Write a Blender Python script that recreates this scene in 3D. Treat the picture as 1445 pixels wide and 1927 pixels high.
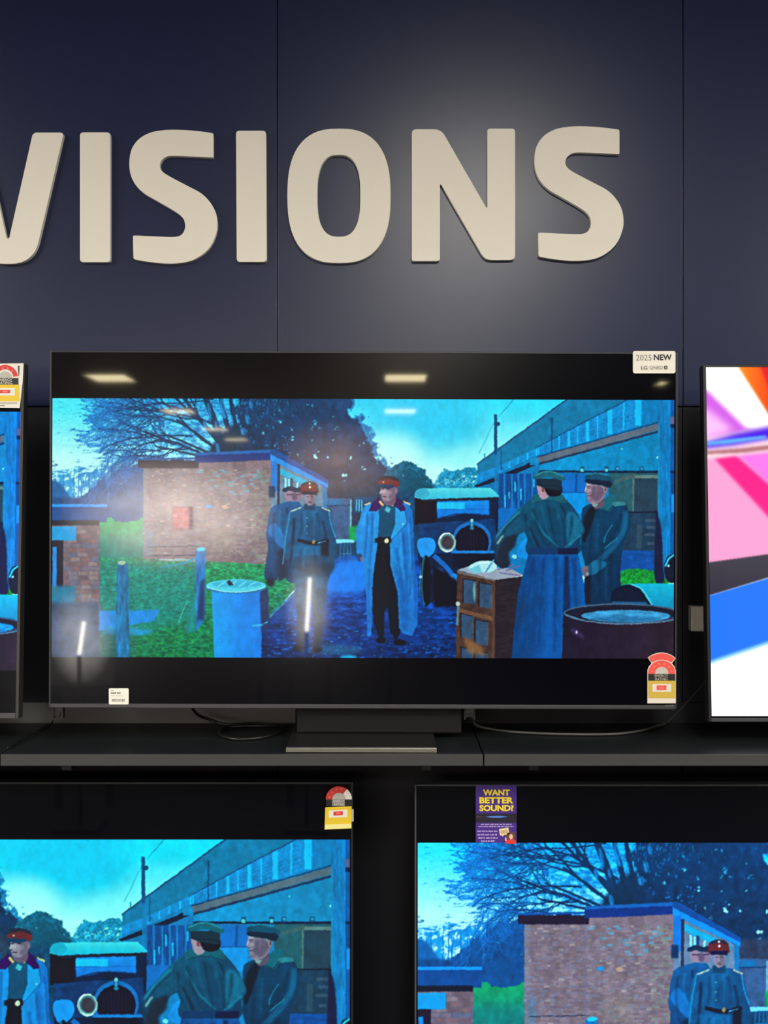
import bpy, bmesh, math, random
import numpy as np
from mathutils import Vector, Matrix

for o in list(bpy.data.objects): bpy.data.objects.remove(o, do_unlink=True)
SC = bpy.context.scene
COL = SC.collection

# ------------------------------------------------------------------ camera, world, exposure
FPX, CX, CY = 2116.0, 722.5, 963.5          # focal length and centre in pixels of the 1445 x 1927 frame
CAM_Y, CAM_Z = -2.6, 1.75
cam_d = bpy.data.cameras.new('camera'); cam = bpy.data.objects.new('camera', cam_d); COL.objects.link(cam)
cam.location = (0, CAM_Y, CAM_Z); cam.rotation_euler = (math.radians(90), 0, 0)
cam_d.sensor_fit = 'VERTICAL'; cam_d.sensor_height = 36.0; cam_d.lens = FPX/1927*36.0; cam_d.clip_start = .05; cam_d.clip_end = 100
SC.camera = cam
world = bpy.data.worlds.new('world'); SC.world = world; world.use_nodes = True
bg = world.node_tree.nodes['Background']; bg.inputs['Color'].default_value = (.95, .97, 1.0, 1); bg.inputs['Strength'].default_value = .16
vs = SC.view_settings; vs.view_transform = 'Standard'; vs.look = 'None'; vs.exposure = 0.0; vs.gamma = 1.0; vs.use_curve_mapping = False
cy = SC.cycles; cy.max_bounces = 4; cy.diffuse_bounces = 2; cy.glossy_bounces = 2; cy.adaptive_threshold = .02
LAMP = 49.0                                  # radiance of the shop's ceiling panels
LAMP_COL = (1.0, .95, .84)

# ------------------------------------------------------------------ helpers
def P(px, py, Y):
    d = Y-CAM_Y
    return Vector(((px-CX)/FPX*d, Y, CAM_Z-(py-CY)/FPX*d))
class Plane:
    """A real plane in the room (a television's front); hit() finds the point of it seen at a pixel."""
    def __init__(s, o, n): s.o = Vector(o); s.n = Vector(n).normalized()
    def hit(s, px, py, off=0.):
        c = Vector((0, CAM_Y, CAM_Z)); r = Vector(((px-CX)/FPX, 1, -(py-CY)/FPX)); o = s.o+s.n*off
        return c+r*((o-c).dot(s.n)/r.dot(s.n))
def srgb(c):
    return tuple(((v/255)/12.92 if v/255 <= .04045 else ((v/255+.055)/1.055)**2.4) for v in c)
MATS = {}
def mat(name, col, rough=.6, metal=0., spec=.5, noise=0., nscale=40., bump=0., emit=None, estr=0., coat=0., crough=.05):
    """procedural principled material; colour given as sRGB 0-255"""
    if name in MATS: return MATS[name]
    m = bpy.data.materials.new(name); m.use_nodes = True; nt = m.node_tree; b = nt.nodes['Principled BSDF']
    c = srgb(col); b.inputs['Base Color'].default_value = (*c, 1); b.inputs['Roughness'].default_value = rough
    b.inputs['Metallic'].default_value = metal; b.inputs['Specular IOR Level'].default_value = spec
    b.inputs['Coat Weight'].default_value = coat; b.inputs['Coat Roughness'].default_value = crough
    if noise or bump:
        tc = nt.nodes.new('ShaderNodeTexCoord'); n = nt.nodes.new('ShaderNodeTexNoise'); n.inputs['Scale'].default_value = nscale; n.inputs['Detail'].default_value = 5
        nt.links.new(tc.outputs['Object'], n.inputs['Vector'])
        if noise:
            mx = nt.nodes.new('ShaderNodeMix'); mx.data_type = 'RGBA'
            mx.inputs['A'].default_value = (*[v*(1-noise) for v in c], 1); mx.inputs['B'].default_value = (*[min(v*(1+noise), 1) for v in c], 1)
            nt.links.new(n.outputs['Fac'], mx.inputs['Factor']); nt.links.new(mx.outputs['Result'], b.inputs['Base Color'])
        if bump:
            bp = nt.nodes.new('ShaderNodeBump'); bp.inputs['Strength'].default_value = bump; bp.inputs['Distance'].default_value = .001
            nt.links.new(n.outputs['Fac'], bp.inputs['Height']); nt.links.new(bp.outputs['Normal'], b.inputs['Normal'])
    if emit is not None:
        b.inputs['Emission Color'].default_value = (*emit, 1); b.inputs['Emission Strength'].default_value = estr
    MATS[name] = m; return m
def tag(o, label=None, cat=None, group=None, kind=None):
    for k, v in (('label', label), ('category', cat), ('group', group), ('kind', kind)):
        if v: o[k] = v
    return o
def empty(name, loc, **kw):
    o = bpy.data.objects.new(name, None); COL.objects.link(o); o.location = loc; o.empty_display_size = .1; return tag(o, **kw)
def obj(name, me, m=None, parent=None, **kw):
    """links a bmesh or mesh as one object; coordinates are world coordinates, or the parent's if it has one"""
    if isinstance(me, bmesh.types.BMesh):
        d = bpy.data.meshes.new(name); bmesh.ops.recalc_face_normals(me, faces=me.faces[:]) if False else None; me.to_mesh(d); me.free(); me = d
    o = bpy.data.objects.new(name, me); COL.objects.link(o)
    if m is not None and not me.materials: me.materials.append(m)
    if parent is not None: o.parent = parent
    return tag(o, **kw)
def box_bm(xa, ya, za, xb, yb, zb, bev=0., bm=None, seg=2):
    own = bm is None; bm = bm or bmesh.new()
    r = bmesh.ops.create_cube(bm, size=1.0)
    for v in r['verts']: v.co = Vector(((xa+xb)/2+v.co.x*(xb-xa), (ya+yb)/2+v.co.y*(yb-ya), (za+zb)/2+v.co.z*(zb-za)))
    if bev:
        es = list({e for v in r['verts'] for e in v.link_edges}); bmesh.ops.bevel(bm, geom=es, offset=bev, segments=seg, affect='EDGES', profile=.5)
    return bm
def box(name, a, b, m, parent=None, bev=0., **kw):
    return obj(name, box_bm(a[0], a[1], a[2], b[0], b[1], b[2], bev), m, parent, **kw)
def prism_bm(front, depth, bev=0., inner=None):
    """front: 3-D outline seen from the camera (any winding); pushed back by the vector depth; inner: hole outline with as many points"""
    bm = bmesh.new(); depth = Vector(depth)
    a = sum((front[i-1].x*front[i].z-front[i].x*front[i-1].z) for i in range(len(front)))
    if a < 0:
        front = front[::-1]; inner = inner[::-1] if inner else None
    F = [bm.verts.new(v) for v in front]; B = [bm.verts.new(v+depth) for v in front]; n = len(F)
    fe = []
    if inner:
        I = [bm.verts.new(v) for v in inner]; J = [bm.verts.new(v+depth) for v in inner]
        for i in range(n):
            k = (i+1) % n
            bm.faces.new((F[i], F[k], I[k], I[i])); bm.faces.new((B[k], B[i], J[i], J[k])); bm.faces.new((F[k], F[i], B[i], B[k])); bm.faces.new((I[i], I[k], J[k], J[i]))
            fe.append(bm.edges.get((F[i], F[k]))); fe.append(bm.edges.get((I[i], I[k])))
    else:
        bm.faces.new(F); bm.faces.new(B[::-1])
        for i in range(n):
            k = (i+1) % n; bm.faces.new((F[k], F[i], B[i], B[k])); fe.append(bm.edges.get((F[i], F[k])))
    if bev: bmesh.ops.bevel(bm, geom=fe, offset=bev, segments=2, affect='EDGES', profile=.5, clamp_overlap=True)
    return bm
def round_rect(xa, ya, xb, yb, r, n=4):
    out = []
    for (cx, cy, a0) in ((xb-r, ya+r, -90), (xb-r, yb-r, 0), (xa+r, yb-r, 90), (xa+r, ya+r, 180)):
        for i in range(n+1):
            a = math.radians(a0+90*i/n); out.append((cx+r*math.cos(a), cy+r*math.sin(a)))
    return out
def catmull(p, n=6):
    out = []; m = len(p)
    for i in range(m):
        a, b, c, d = (np.array(p[(i+j) % m], float) for j in (-1, 0, 1, 2))
        for t in np.linspace(0, 1, n, endpoint=False): out.append(tuple(.5*((2*b)+(c-a)*t+(2*a-5*b+4*c-d)*t*t+(3*b-a-3*c+d)*t**3)))
    return out
def tube_bm(pts, r, seg=8, smooth=6, bm=None):
    pts = [Vector(p) for p in pts]; path = []
    m = len(pts)
    for i in range(m-1):
        a, b, c, d = pts[max(i-1, 0)], pts[i], pts[i+1], pts[min(i+2, m-1)]
        for j in range(smooth):
            t = j/smooth; path.append(.5*((2*b)+(c-a)*t+(2*a-5*b+4*c-d)*t*t+(3*b-a-3*c+d)*t**3))
    path.append(pts[-1]); bm = bm or bmesh.new(); rings = []
    up = Vector((.13, .31, .94))
    for i, p in enumerate(path):
        t = (path[min(i+1, len(path)-1)]-path[max(i-1, 0)]).normalized(); u = t.cross(up)
        u = u.normalized() if u.length > 1e-4 else t.cross(Vector((1, 0, 0))).normalized(); v = t.cross(u)
        rings.append([bm.verts.new(p+(u*math.cos(2*math.pi*k/seg)+v*math.sin(2*math.pi*k/seg))*r) for k in range(seg)])
    for a, b in zip(rings, rings[1:]):
        for k in range(seg): bm.faces.new((a[k], a[(k+1) % seg], b[(k+1) % seg], b[k]))
    bm.faces.new(rings[0][::-1]); bm.faces.new(rings[-1])
    for f in bm.faces: f.smooth = True
    return bm
def flat(name, pl, pts, m, parent=None, off=.0006, th=.0004, inner=None, **kw):
    """thin printed or cut piece lying on a plane; pts in pixels"""
    f = [pl.hit(x, y, off) for x, y in pts]; i = [pl.hit(x, y, off) for x, y in inner] if inner else None
    return obj(name, prism_bm(f, -pl.n*th, 0, i), m, parent, **kw)
def frect(name, pl, xa, ya, xb, yb, m, parent=None, r=0, **kw):
    return flat(name, pl, round_rect(xa, ya, xb, yb, r) if r else [(xa, ya), (xb, ya), (xb, yb), (xa, yb)], m, parent, **kw)
def lettering(name, pl, s, xa, ya, xb, yb, m, parent=None, off=.0012, bold=0., **kw):
    """printed writing stretched to a pixel box on a plane"""
    cu = bpy.data.curves.new('t', 'FONT'); cu.body = s; cu.offset = bold; cu.resolution_u = 3
    to = bpy.data.objects.new('t', cu); COL.objects.link(to); bpy.context.view_layer.update()
    me = bpy.data.meshes.new_from_object(to.evaluated_get(bpy.context.evaluated_depsgraph_get()))
    bpy.data.objects.remove(to, do_unlink=True); bpy.data.curves.remove(cu)
    n = len(me.vertices); a = np.zeros(n*3); me.vertices.foreach_get('co', a); a = a.reshape(-1, 3)
    lo, hi = a.min(0), a.max(0); u = (a-lo)/np.maximum(hi-lo, 1e-6)
    for v, (x, y, z) in zip(me.vertices, u): v.co = pl.hit(xa+x*(xb-xa), yb-y*(yb-ya), off)
    me.materials.clear(); me.name = name
    return obj(name, me, m, parent, **kw)
# ------------------------------------------------------------------ picture shown on the televisions
class Canvas:
    """Small flat-colour painter: x, y are picture units, k samples per unit, later averaged down."""
    def __init__(s, x0, y0, w, h, k=2, seed=3):
        s.x0, s.y0, s.w, s.h, s.k = x0, y0, w, h, k
        s.a = np.zeros((h*k, w*k, 3), np.float32)
        s.rng = np.random.RandomState(seed)
        s.yy, s.xx = np.mgrid[0:h*k, 0:w*k].astype(np.float32)
        s.xx = s.xx/k + x0 + .5/k; s.yy = s.yy/k + y0 + .5/k
    def noise(s, sx, sy=None, octv=3, seed=0):
        sy = sy or sx; out = np.zeros(s.a.shape[:2], np.float32); amp = 1.; tot = 0.
        for o in range(octv):
            r = np.random.RandomState(seed*17+o)
            gw, gh = int(s.w/sx)+3, int(s.h/sy)+3
            g = r.rand(gh, gw).astype(np.float32)
            fx = (s.xx[0]-s.x0)/sx; fy = (s.yy[:, 0]-s.y0)/sy
            ix = fx.astype(int); iy = fy.astype(int); tx = fx-ix; ty = (fy-iy)[:, None]
            tx = tx*tx*(3-2*tx); ty = ty*ty*(3-2*ty)
            A = g[iy][:, ix]*(1-tx)+g[iy][:, ix+1]*tx
            B = g[iy+1][:, ix]*(1-tx)+g[iy+1][:, ix+1]*tx
            out += amp*(A*(1-ty)+B*ty); tot += amp; amp *= .55; sx = max(sx*.5, .7); sy = max(sy*.5, .7)
        return out/tot
    def box(s, xa, ya, xb, yb, pad=0):
        k = s.k
        i0 = max(int((xa-pad-s.x0)*k), 0); i1 = min(int((xb+pad-s.x0)*k)+2, s.a.shape[1])
        j0 = max(int((ya-pad-s.y0)*k), 0); j1 = min(int((yb+pad-s.y0)*k)+2, s.a.shape[0])
        return slice(j0, max(j1, j0)), slice(i0, max(i1, i0))
    @staticmethod
    def curve(p, n=8, closed=True):
        p = np.array(p, float); m = len(p); out = []
        rngi = range(m if closed else m-1)
        for i in rngi:
            if closed: a, b, c, d = p[i-1], p[i], p[(i+1) % m], p[(i+2) % m]
            else: a, b, c, d = p[max(i-1, 0)], p[i], p[i+1], p[min(i+2, m-1)]
            for t in np.linspace(0, 1, n, endpoint=False):
                out.append(.5*((2*b)+(c-a)*t+(2*a-5*b+4*c-d)*t*t+(3*b-a-3*c+d)*t**3))
        if not closed: out.append(p[-1])
        return np.array(out)
    def blur(s, m, r):
        r = int(round(r*s.k))
        if r < 1: return m
        for _ in range(2):
            for ax in (0, 1):
                pad = [(0, 0), (0, 0)]; pad[ax] = (r+1, r)
                c = np.cumsum(np.pad(m, pad, mode='edge'), axis=ax)
                n = m.shape[ax]
                m = (c.take(range(2*r+1, 2*r+1+n), ax)-c.take(range(0, n), ax))/(2*r+1)
        return m
    def put(s, sl, m, col, col2=None, g=None, tex=None, amt=0):
        c = np.array(col, np.float32)/255
        if col2 is not None:
            (xa, ya), (xb, yb) = g
            dx, dy = xb-xa, yb-ya
            t = ((s.xx[sl]-xa)*dx+(s.yy[sl]-ya)*dy)/(dx*dx+dy*dy)
            t = np.clip(t, 0, 1)[..., None]
            c = c*(1-t)+np.array(col2, np.float32)/255*t
        if tex is not None: c = c*(1+amt*(tex[sl]-.5)[..., None]*2)
        m = m[..., None]
        s.a[sl] = s.a[sl]*(1-m)+c*m
    def poly(s, p, col, col2=None, g=None, smooth=False, soft=0, al=1, tex=None, amt=0, hole=None, rag=None, ramt=1.6):
        p = s.curve(p) if smooth else np.array(p, float)
        sl = s.box(p[:, 0].min(), p[:, 1].min(), p[:, 0].max(), p[:, 1].max(), soft*3+1)
        X, Y = s.xx[sl], s.yy[sl]
        if X.size == 0: return
        m = np.zeros(X.shape, bool)
        for i in range(len(p)):
            (xa, ya), (xb, yb) = p[i-1], p[i]
            if ya == yb: continue
            m ^= ((ya > Y) != (yb > Y)) & (X < (xb-xa)*(Y-ya)/(yb-ya)+xa)
        m = m.astype(np.float32)
        if soft: m = s.blur(m, soft)
        if rag is not None: m = np.clip((m+(rag[sl]-.5)*ramt-.5)*5+.5, 0, 1)*(m > .02)
        if hole is not None: m = m*hole[sl]
        s.put(sl, m*al, col, col2, g, tex, amt)
    def rect(s, xa, ya, xb, yb, col, **kw): s.poly([(xa, ya), (xb, ya), (xb, yb), (xa, yb)], col, **kw)
    def ell(s, cx, cy, rx, ry, col, col2=None, g=None, soft=0, al=1, rot=0, half=None, tex=None, amt=0):
        t = np.linspace(0, 2*np.pi, 40, endpoint=False)
        if half == 'top': t = np.linspace(np.pi, 2*np.pi, 24)
        x = rx*np.cos(t); y = ry*np.sin(t); c, q = np.cos(rot), np.sin(rot)
        s.poly(np.stack([cx+x*c-y*q, cy+x*q+y*c], 1), col, col2, g, soft=soft, al=al, tex=tex, amt=amt)
    def line(s, p, w, col, w2=None, al=1, smooth=False, soft=0):
        p = s.curve(p, 6, False) if smooth else np.array(p, float)
        w2 = w if w2 is None else w2; n = len(p)
        d = np.gradient(p, axis=0); L = np.hypot(d[:, 0], d[:, 1])+1e-6
        nx, ny = -d[:, 1]/L, d[:, 0]/L; hw = np.linspace(w, w2, n)/2
        q = np.concatenate([np.stack([p[:, 0]+nx*hw, p[:, 1]+ny*hw], 1), np.stack([p[:, 0]-nx*hw, p[:, 1]-ny*hw], 1)[::-1]])
        s.poly(q, col, al=al, soft=soft)
    def result(s):
        k = s.k; return np.clip(s.a.reshape(s.h, k, s.w, k, 3).mean((1, 3)), 0, 1)

def paint_film():
    C = Canvas(97, 751, 1170, 487, 2)
    P, R, E, L = C.poly, C.rect, C.ell, C.line
    rnd = np.random.RandomState(11)
    n3, n8, n20 = C.noise(3, seed=1), C.noise(9, seed=2), C.noise(26, seed=3)
    nst = C.noise(16, 3, seed=4); nvert = C.noise(3, 18, seed=5)
    # sky
    R(97, 751, 1267, 1238, (52, 196, 234), col2=(196, 250, 250), g=((0, 751), (0, 885)), tex=n20, amt=.05)
    E(130, 780, 110, 80, (96, 226, 240), soft=24, al=.8); E(150, 850, 90, 40, (190, 246, 248), soft=16, al=.9)
    E(800, 800, 110, 45, (40, 182, 228), soft=22, al=.75)
    E(735, 858, 60, 45, (205, 252, 250), soft=16, al=.8)
    E(890, 868, 50, 25, (150, 236, 246), soft=12, al=.6)
    R(900, 751, 1070, 775, (66, 222, 246), soft=12, al=.5)
    # far trees at the left
    m = ((n8*.6+n3*.4) > .44).astype(np.float32)
    P([(90, 893), (108, 884), (128, 880), (150, 876), (175, 882), (205, 878), (240, 885), (240, 960), (90, 960)], (40, 132, 196), smooth=True, soft=2, al=.85, hole=C.blur(m, .5), tex=n3, amt=.2)
    for x in (112, 120, 138, 146, 152, 166, 178, 190): L([(x, 950), (x+rnd.uniform(-2, 2), 882)], 3, (30, 104, 170), w2=1, al=.8)
    P([(90, 905), (112, 910), (126, 930), (140, 952), (90, 958)], (24, 92, 150), smooth=True, soft=2)
    P([(140, 952), (170, 922), (200, 900), (230, 880), (280, 880), (280, 1000), (150, 1000)], (16, 74, 128), smooth=True, soft=5, tex=n8, amt=.25, rag=C.noise(8, seed=43), ramt=1.5)
    P([(96, 868), (102, 872), (108, 877), (101, 880), (96, 884)], (25, 70, 120))
    R(97, 938, 275, 985, (18, 72, 124), soft=2, tex=n8, amt=.15)
    # tree: twig haze, then branches, then dark crown
    reg = [(215, 751), (150, 762), (165, 775), (190, 790), (165, 812), (150, 826), (190, 838), (205, 850), (180, 862), (205, 880), (230, 900), (262, 886), (330, 872), (420, 868), (470, 751)]
    m2 = np.clip((nst*.4+n3*.35+n8*.25-.40)*6, 0, 1)
    P(reg, (24, 112, 190), smooth=True, soft=12, al=.55, hole=m2)
    m3 = np.clip((C.noise(12, 4, seed=9)*.65+n3*.35-.48)*6, 0, 1)
    P([(260, 751), (230, 800), (240, 850), (260, 884), (420, 866), (480, 751)], (14, 84, 156), smooth=True, soft=10, al=.6, hole=m3)
    def branch(x, y, ang, ln, w, dep, dk):
        pts = [(x, y)]; a = ang; n = 6
        for i in range(n):
            a += rnd.uniform(-.2, .2); x += np.cos(a)*ln/n; y += np.sin(a)*ln/n; pts.append((x, y))
            if dep > 0 and i > 0:
                sg = 1 if rnd.rand() < .5 else -1
                branch(x, y, a+sg*rnd.uniform(.25, .75), ln*rnd.uniform(.4, .66), w*.6, dep-1, dk)
        f = np.clip((360-pts[0][0])/170, 0, 1)*(.6 if w > 1.4 else 1)+.25*(w < 1)
        L(pts, max(w*1.25, .9), (6+18*f+dk*.3, 36+58*f+dk*.8, 72+88*f+dk), w2=max(w*.6, .9), al=1-.2*f)
    for (x, y, ang, ln, w, dp) in [(410, 862, -2.75, 170, 3.6, 3), (392, 858, -2.95, 150, 3, 3), (405, 845, -2.5, 200, 4, 3), (420, 835, -2.25, 170, 4.5, 3), (420, 810, -2.6, 190, 3.4, 3), (440, 800, -2.0, 120, 4.5, 2), (400, 800, -2.75, 200, 3, 3),
                               (380, 790, -2.95, 190, 2.6, 3), (360, 822, -2.9, 170, 2.4, 3), (330, 838, -3.05, 150, 2, 3), (370, 770, -3.0, 190, 2.2, 3), (345, 866, -3.0, 120, 2, 2), (300, 850, -2.95, 110, 1.6, 2), (300, 790, -3.1, 120, 1.5, 2), (290, 868, -2.7, 90, 1.5, 2), (400, 752, -3.1, 190, 2, 3)]:
        branch(x, y, ang, ln, w, dp, rnd.randint(0, 20))
    P([(85, 740), (160, 740), (146, 770), (176, 795), (152, 812), (140, 832), (182, 846), (196, 866), (180, 882), (85, 886)], (92, 224, 240), col2=(196, 246, 248), g=((0, 770), (0, 866)), soft=14, al=.9, rag=C.noise(12, 2.5, seed=51), ramt=1.8)
    for (xa, ya, xb, yb, w) in [(425, 866, 383, 745, 17), (440, 862, 412, 745, 12), (455, 862, 452, 745, 16), (424, 850, 340, 745, 9), (470, 850, 486, 745, 14), (410, 850, 330, 790, 6), (402, 858, 300, 815, 5), (448, 830, 432, 745, 7), (395, 862, 290, 840, 4.5)]:
        L([(xa, ya), ((xa+xb)/2+rnd.uniform(-4, 4), (ya+yb)/2), (xb, yb)], w, (12, 48, 82), w2=w*.6, smooth=True)
    P([(395, 866), (420, 812), (470, 800), (540, 870), (510, 866)], (10, 44, 72), smooth=True, soft=3)
    edge = [(468, 745), (455, 800), (470, 860), (520, 866), (620, 920), (740, 920), (736, 893), (722, 868), (706, 852), (700, 832), (690, 815), (682, 790), (660, 770), (648, 745)]
    nr = C.noise(11, octv=4, seed=41)
    P(edge, (18, 98, 160), smooth=True, soft=9, rag=nr, ramt=2.4, al=.8)
    P([(x-7, y+4) for x, y in edge], (12, 56, 98), smooth=True, soft=6, col2=(9, 44, 76), g=((640, 760), (600, 900)), tex=n8, amt=.22, rag=nr, ramt=1.9)
    for i in range(150):                                              # sky seen between the stems
        x = 440+abs(rnd.normal(0, 1))*55; y = 752+abs(rnd.normal(0, 1))*24
        E(x, y, rnd.uniform(.5, 1.4), rnd.uniform(.8, 3.6), (24, 96+rnd.randint(0, 70), 186), al=rnd.uniform(.2, .65), rot=rnd.uniform(-.3, .1))
    for (x, y, rx, ry) in ((392, 775, 3, 16), (418, 770, 5, 20), (408, 845, 3, 11), (464, 790, 4, 9), (456, 812, 5, 7), (405, 800, 2, 8), (384, 800, 3, 9), (435, 790, 2, 9), (470, 762, 3, 8)):
        E(x, y, rx, ry, (44, 150, 214), rot=-.18, soft=1.2, al=.8); E(x+rx*.3, y, rx*.25, ry, (16, 70, 120), rot=-.3, al=.8)
    for i in range(30):
        E(rnd.uniform(470, 545), rnd.uniform(820, 862), rnd.uniform(1, 2.5), rnd.uniform(1, 2.5), (26, 118, 200), al=.6)
    # trees beyond the yard, middle
    P([(730, 945), (728, 890), (740, 876), (758, 868), (776, 874), (792, 884), (806, 896), (818, 912), (818, 945)], (12, 92, 122), smooth=True, soft=4, tex=n3, amt=.35, rag=nr, ramt=1.6)
    P([(740, 930), (745, 895), (770, 885), (800, 905), (810, 940)], (8, 66, 92), smooth=True, soft=6, al=.7)
    P([(815, 925), (822, 900), (838, 886), (858, 880), (880, 881), (900, 886), (900, 925)], (34, 136, 176), smooth=True, soft=4, tex=n3, amt=.4, rag=nr, ramt=2.2)
    for i in range(60): E(rnd.uniform(818, 895), 900+abs(rnd.normal(0, 8)), rnd.uniform(.7, 2), rnd.uniform(.7, 1.6), (170, 236, 246), al=.6)
    # yard fence and low hut behind the men
    R(600, 925, 905, 1062, (14, 62, 96), soft=3, tex=n8, amt=.25)
    R(612, 905, 712, 1005, (44, 58, 84), soft=3, tex=n8, amt=.2)
    R(614, 937, 660, 1016, (64, 92, 132), tex=n8, amt=.15); R(617, 940, 640, 952, (40, 110, 160)); L([(614, 952), (660, 950)], 2, (30, 60, 100))
    R(657, 940, 660, 1015, (120, 170, 190)); R(664, 935, 700, 965, (26, 70, 110)); 
    for x in (668, 673, 678): R(x, 940, x+2, 962, (90, 190, 230))
    R(655, 990, 680, 1018, (20, 150, 90), soft=2)
    # grass
    P([(183, 1045), (275, 1030), (300, 1055), (370, 1058), (505, 1052), (520, 1060), (560, 1100), (500, 1170), (490, 1245), (183, 1245)], (8, 132, 92), col2=(6, 104, 74), g=((0, 1050), (0, 1238)), tex=C.noise(6, 3, seed=21), amt=.5)
    P([(185, 978), (200, 974), (225, 984), (250, 982), (265, 974), (280, 968), (280, 1050), (185, 1050)], (14, 142, 96), col2=(18, 112, 106), g=((0, 985), (0, 1045)), smooth=False, soft=3, tex=n8, amt=.2, rag=C.noise(7, seed=44), ramt=.8); R(185, 1012, 278, 1042, (24, 120, 116), soft=6, al=.7)
    P([(186, 1062), (300, 1060), (372, 1062), (372, 1150), (300, 1180), (186, 1190)], (4, 122, 122), smooth=True, soft=8, al=.8, tex=C.noise(5, 3, seed=22), amt=.35)
    for i in range(260):
        x, y = rnd.uniform(190, 400), rnd.uniform(1180, 1238); E(x, y, rnd.uniform(1, 4), rnd.uniform(.8, 2), (10+rnd.randint(0, 30), 80+rnd.randint(0, 90), 50+rnd.randint(0, 30)), al=.6)
    for i in range(240):
        x, y = rnd.uniform(190, 500), rnd.uniform(1056, 1110); L([(x, y), (x+rnd.uniform(-2, 2), y-rnd.uniform(2, 5))], 1, (30, 190, 100), al=.5)
    # brick building: bricks one by one
    R(268, 872, 367, 1052, (122, 100, 116), tex=n8, amt=.16); P([(365, 868), (508, 866), (508, 1062), (365, 1056)], (128, 106, 120), tex=n8, amt=.16)
    pal = [(142, 122, 138), (122, 98, 112), (136, 112, 114), (112, 94, 112), (154, 134, 138), (130, 106, 104), (118, 126, 146)]
    y = 884.
    while y < 1056:
        x = 268+rnd.uniform(-8, 0)
        while x < 506:
            w = rnd.choice((5, 9, 9, 10)); c = pal[rnd.randint(len(pal))]
            if y < 930 and x > 368 and rnd.rand() < .16: c = (96, 176, 206)
            elif rnd.rand() < .03: c = (186, 168, 160)
            if x > 470 and rnd.rand() < .3: c = (128, 150, 132)
            xa, xb = max(x, 268), min(x+w-.8, 507)
            if xb > xa: R(xa, y, xb, y+2.9, c, al=.62)
            x += w
        y += 3.7
    R(365, 868, 368, 1056, (112, 104, 136), al=.6); R(268, 872, 276, 1045, (110, 150, 178), al=.25, soft=2)
    R(274, 1000, 287, 1045, (70, 150, 190), al=.35, soft=3)
    E(391, 953, 6, 3.5, (20, 140, 200)); E(421, 954, 6, 4, (206, 158, 138), al=.8); R(400, 1000, 440, 1040, (150, 140, 110), al=.25, soft=8)
    R(258, 867, 372, 882, (30, 22, 46)); L([(258, 866), (372, 863)], 3.5, (22, 74, 140))
    P([(365, 856), (508, 849), (508, 866), (365, 872)], (12, 48, 112)); P([(365, 853), (508, 846), (520, 849), (508, 852), (365, 858)], (26, 92, 160))
    P([(507, 846), (515, 846), (616, 903), (616, 912), (507, 856)], (16, 74, 140)); P([(507, 855), (616, 911), (616, 918), (507, 868)], (28, 136, 214))
    P([(508, 867), (614, 918), (614, 1000), (508, 1062)], (106, 132, 160), tex=n8, amt=.15); P([(523, 880), (600, 916), (600, 926), (523, 892)], (40, 166, 206), soft=1)
    R(508, 868, 520, 925, (20, 116, 196)); R(520, 874, 525, 960, (44, 48, 76))
    for x in (534, 540, 556): R(x, 899+(x-534)*.4, x+3.4, 919+(x-534)*.4, (150, 236, 250))
    R(545, 900, 549, 922, (30, 70, 120)); R(606, 915, 614, 960, (40, 116, 170)); R(504, 915, 516, 936, (22, 50, 84), soft=1)
    # low wall with coping, near left
    R(97, 984, 187, 1240, (104, 92, 112), tex=n8, amt=.1)
    y = 990.
    while y < 1140:
        x = 97+rnd.uniform(-12, 0)
        while x < 186:
            c = [(138, 96, 98), (112, 84, 92), (124, 112, 130), (150, 126, 126), (96, 104, 130)][rnd.randint(5)]
            R(max(x, 97), y, min(x+17, 187), y+6.8, c, al=.75, soft=.4); x += 19
        y += 8.6
    R(97, 951, 200, 984, (16, 70, 130)); R(97, 950, 200, 955, (36, 142, 226)); R(97, 980, 186, 990, (12, 24, 44))
    R(97, 992, 142, 1018, (16, 146, 204)); R(97, 1018, 118, 1108, (28, 22, 44)); R(98, 1030, 106, 1106, (30, 130, 206)); R(97, 1104, 140, 1140, (22, 112, 146), soft=2)
    R(97, 1135, 186, 1240, (46, 66, 100), soft=4, tex=n8, amt=.2)
    P([(186, 1150), (300, 1148), (290, 1168), (186, 1188)], (20, 130, 206), soft=1); P([(200, 1178), (290, 1186), (270, 1196), (190, 1196)], (20, 140, 190), soft=2)
    R(186, 1190, 250, 1238, (40, 84, 96), soft=6, al=.7)
    # wire fence
    for y in (1028, 1045): L([(275, y+2), (372, y)], 1.3, (30, 44, 66))
    P([(219, 1064), (226, 1058), (238, 1060), (241, 1070), (243, 1240), (217, 1240)], (18, 112, 166), col2=(16, 96, 140), g=((217, 0), (243, 0)), tex=nvert, amt=.35)
    E(228, 1060, 8, 4, (150, 190, 160)); 
    L([(385, 1040), (345, 1060), (300, 1068)], 4, (24, 140, 180), w2=1.5, smooth=True)
    P([(367, 1036), (372, 1030), (384, 1031), (386, 1040), (384, 1168), (366, 1190)], (20, 116, 182), tex=nvert, amt=.35); P([(376, 1095), (384, 1090), (384, 1168), (370, 1165)], (22, 52, 100), soft=2)
    E(377, 1034, 8, 4, (80, 190, 220)); L([(335, 1172), (345, 1145), (352, 1130)], 1.5, (120, 200, 190), al=.7)
    P([(345, 1190), (368, 1110), (366, 1190)], (26, 134, 150), soft=3, al=.7)
    # yard ground
    nw = C.noise(14, 5, seed=31)
    P([(505, 1165), (560, 1105), (620, 1060), (640, 1045), (780, 1045), (870, 1090), (960, 1100), (1060, 1100), (1100, 1140), (1100, 1245), (488, 1245), (490, 1180)], (12, 66, 150), col2=(8, 36, 88), g=((0, 1110), (0, 1238)), tex=nw, amt=.6)
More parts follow.
